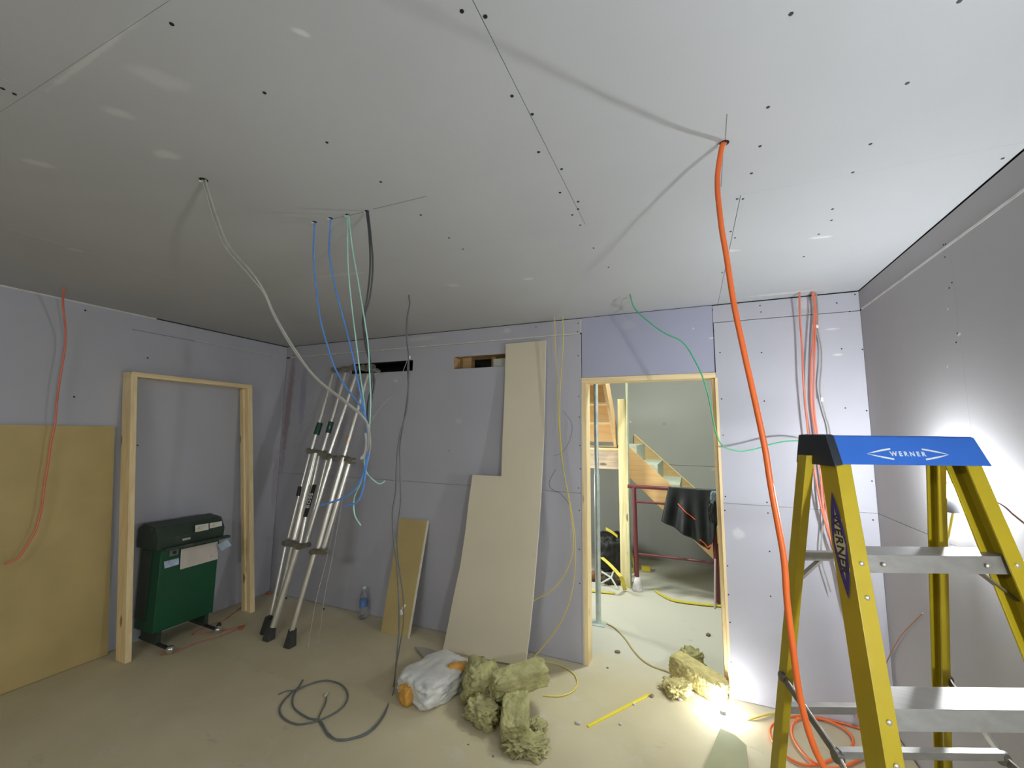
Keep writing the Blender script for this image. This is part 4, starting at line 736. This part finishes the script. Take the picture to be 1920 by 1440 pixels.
# ends slope: wider at the bottom on the right
Bc=[p+r_*(.0 if p.z>z1-.02 else .012)*(1) for p in Bc]
cap=MB().loft(A,Bc); cap.hexa([L(1.252,1.13,z0),L(1.270,1.13,z0),L(1.270,1.275,z0),L(1.252,1.275,z0),L(1.246,1.15,z1-.003),L(1.258,1.15,z1-.003),L(1.258,1.258,z1-.003),L(1.246,1.258,z1-.003)])
capo=cap.build('top_cap',M_bluec,ld,.0015)
e=MB(); S=lambda r,g,dz=0:[L(r,1.116-g,z0-dz),L(r,1.142-g,z1),L(r,1.148,z1+g+.001),L(r,1.244,z1+g+.001),L(r,1.250+g,z1),L(r,1.268+g,z0-dz)]
e.loft([p for p in S(.856,.0,.006)],[p for p in S(.878,.0015,.001)]); e.build('cap_end',M_blkc,ld,.003)
# cap logo: lens outline and letters
M_lw=mat('worn_white_print',(.70,.76,.80),.5,dirt=((.10,.2,.5),60,.55)); M_pur=mat('purple_print',(.06,.04,.20),.5); M_lk=mat('black_print',(.03,.03,.04),.5)
cf=(L(0,1.143,z1-.004)-L(0,1.118,z0)).normalized(); cn=r_.cross(cf).normalized(); cn = cn if cn.dot(f_)<0 else -cn
cc=L(1.062,1.118,z0)+cf*.030+cn*.0008
def lens(name,c,xd,yd,hl,hh,t0,t1,mt,parent,nrm,n=26,gap=(0,0)):
    m=MB()
    for sgn in (1,-1):
        for i in range(n):
            a0=-1+2*i/n; a1=-1+2*(i+1)/n
            if gap[0]<(a0+a1)/2*sgn*1<gap[1]: continue
            f=lambda a:(1-abs(a)**2.0); tk=lambda a:t0+(t1-t0)*abs(a)
            q=[c+xd*hl*a0+yd*sgn*hh*f(a0),c+xd*hl*a1+yd*sgn*hh*f(a1),c+xd*hl*a1+yd*sgn*(hh*f(a1)-tk(a1)*f(a1)),c+xd*hl*a0+yd*sgn*(hh*f(a0)-tk(a0)*f(a0))]
            m.add(q+[k+nrm*.0004 for k in q],[(0,1,2,3),(4,5,6,7),(0,1,5,4),(1,2,6,5),(2,3,7,6),(3,0,4,7)])
    return m.build(name,mt,parent)
lens('logo_outline',cc,r_,cf,.110,.019,.0012,.011,M_lw,capo,cn,gap=(-.35,.35))
textmesh('logo_text','WERNER',.0175,cc,r_,cf,M_lw,capo,.0005,1.55)
# rail label on the outer web of the front left rail
zc=1.345; xax=(L(fl_(1.44),fd(1.44),1.44)-L(fl_(1.24),fd(1.24),1.24)).normalized()   # upward along rail
nr=-r_; yd=f_*-1; lc=L(fl_(zc)-.0012,fd(zc)+.028,zc)
lab=MB().loft([lc+xax*a+f_*b+nr*0 for a,b in [(-.095,-.002),(-.06,-.017),(.06,-.017),(.095,.002),(.06,.017),(-.06,.017)]],[lc+xax*a+f_*b+nr*.0006 for a,b in [(-.095,-.002),(-.06,-.017),(.06,-.017),(.095,.002),(.06,.017),(-.06,.017)]]).build('rail_label',mat('label_ground',(.66,.60,.32),.5),ld)
lens('label_border',lc+nr*.001,xax,yd,.128,.022,.0035,.030,M_pur,lab,nr)
textmesh('label_text','WERNER',.033,lc+nr*.0018,-xax,-f_,M_lk,lab,.0003,1.15)
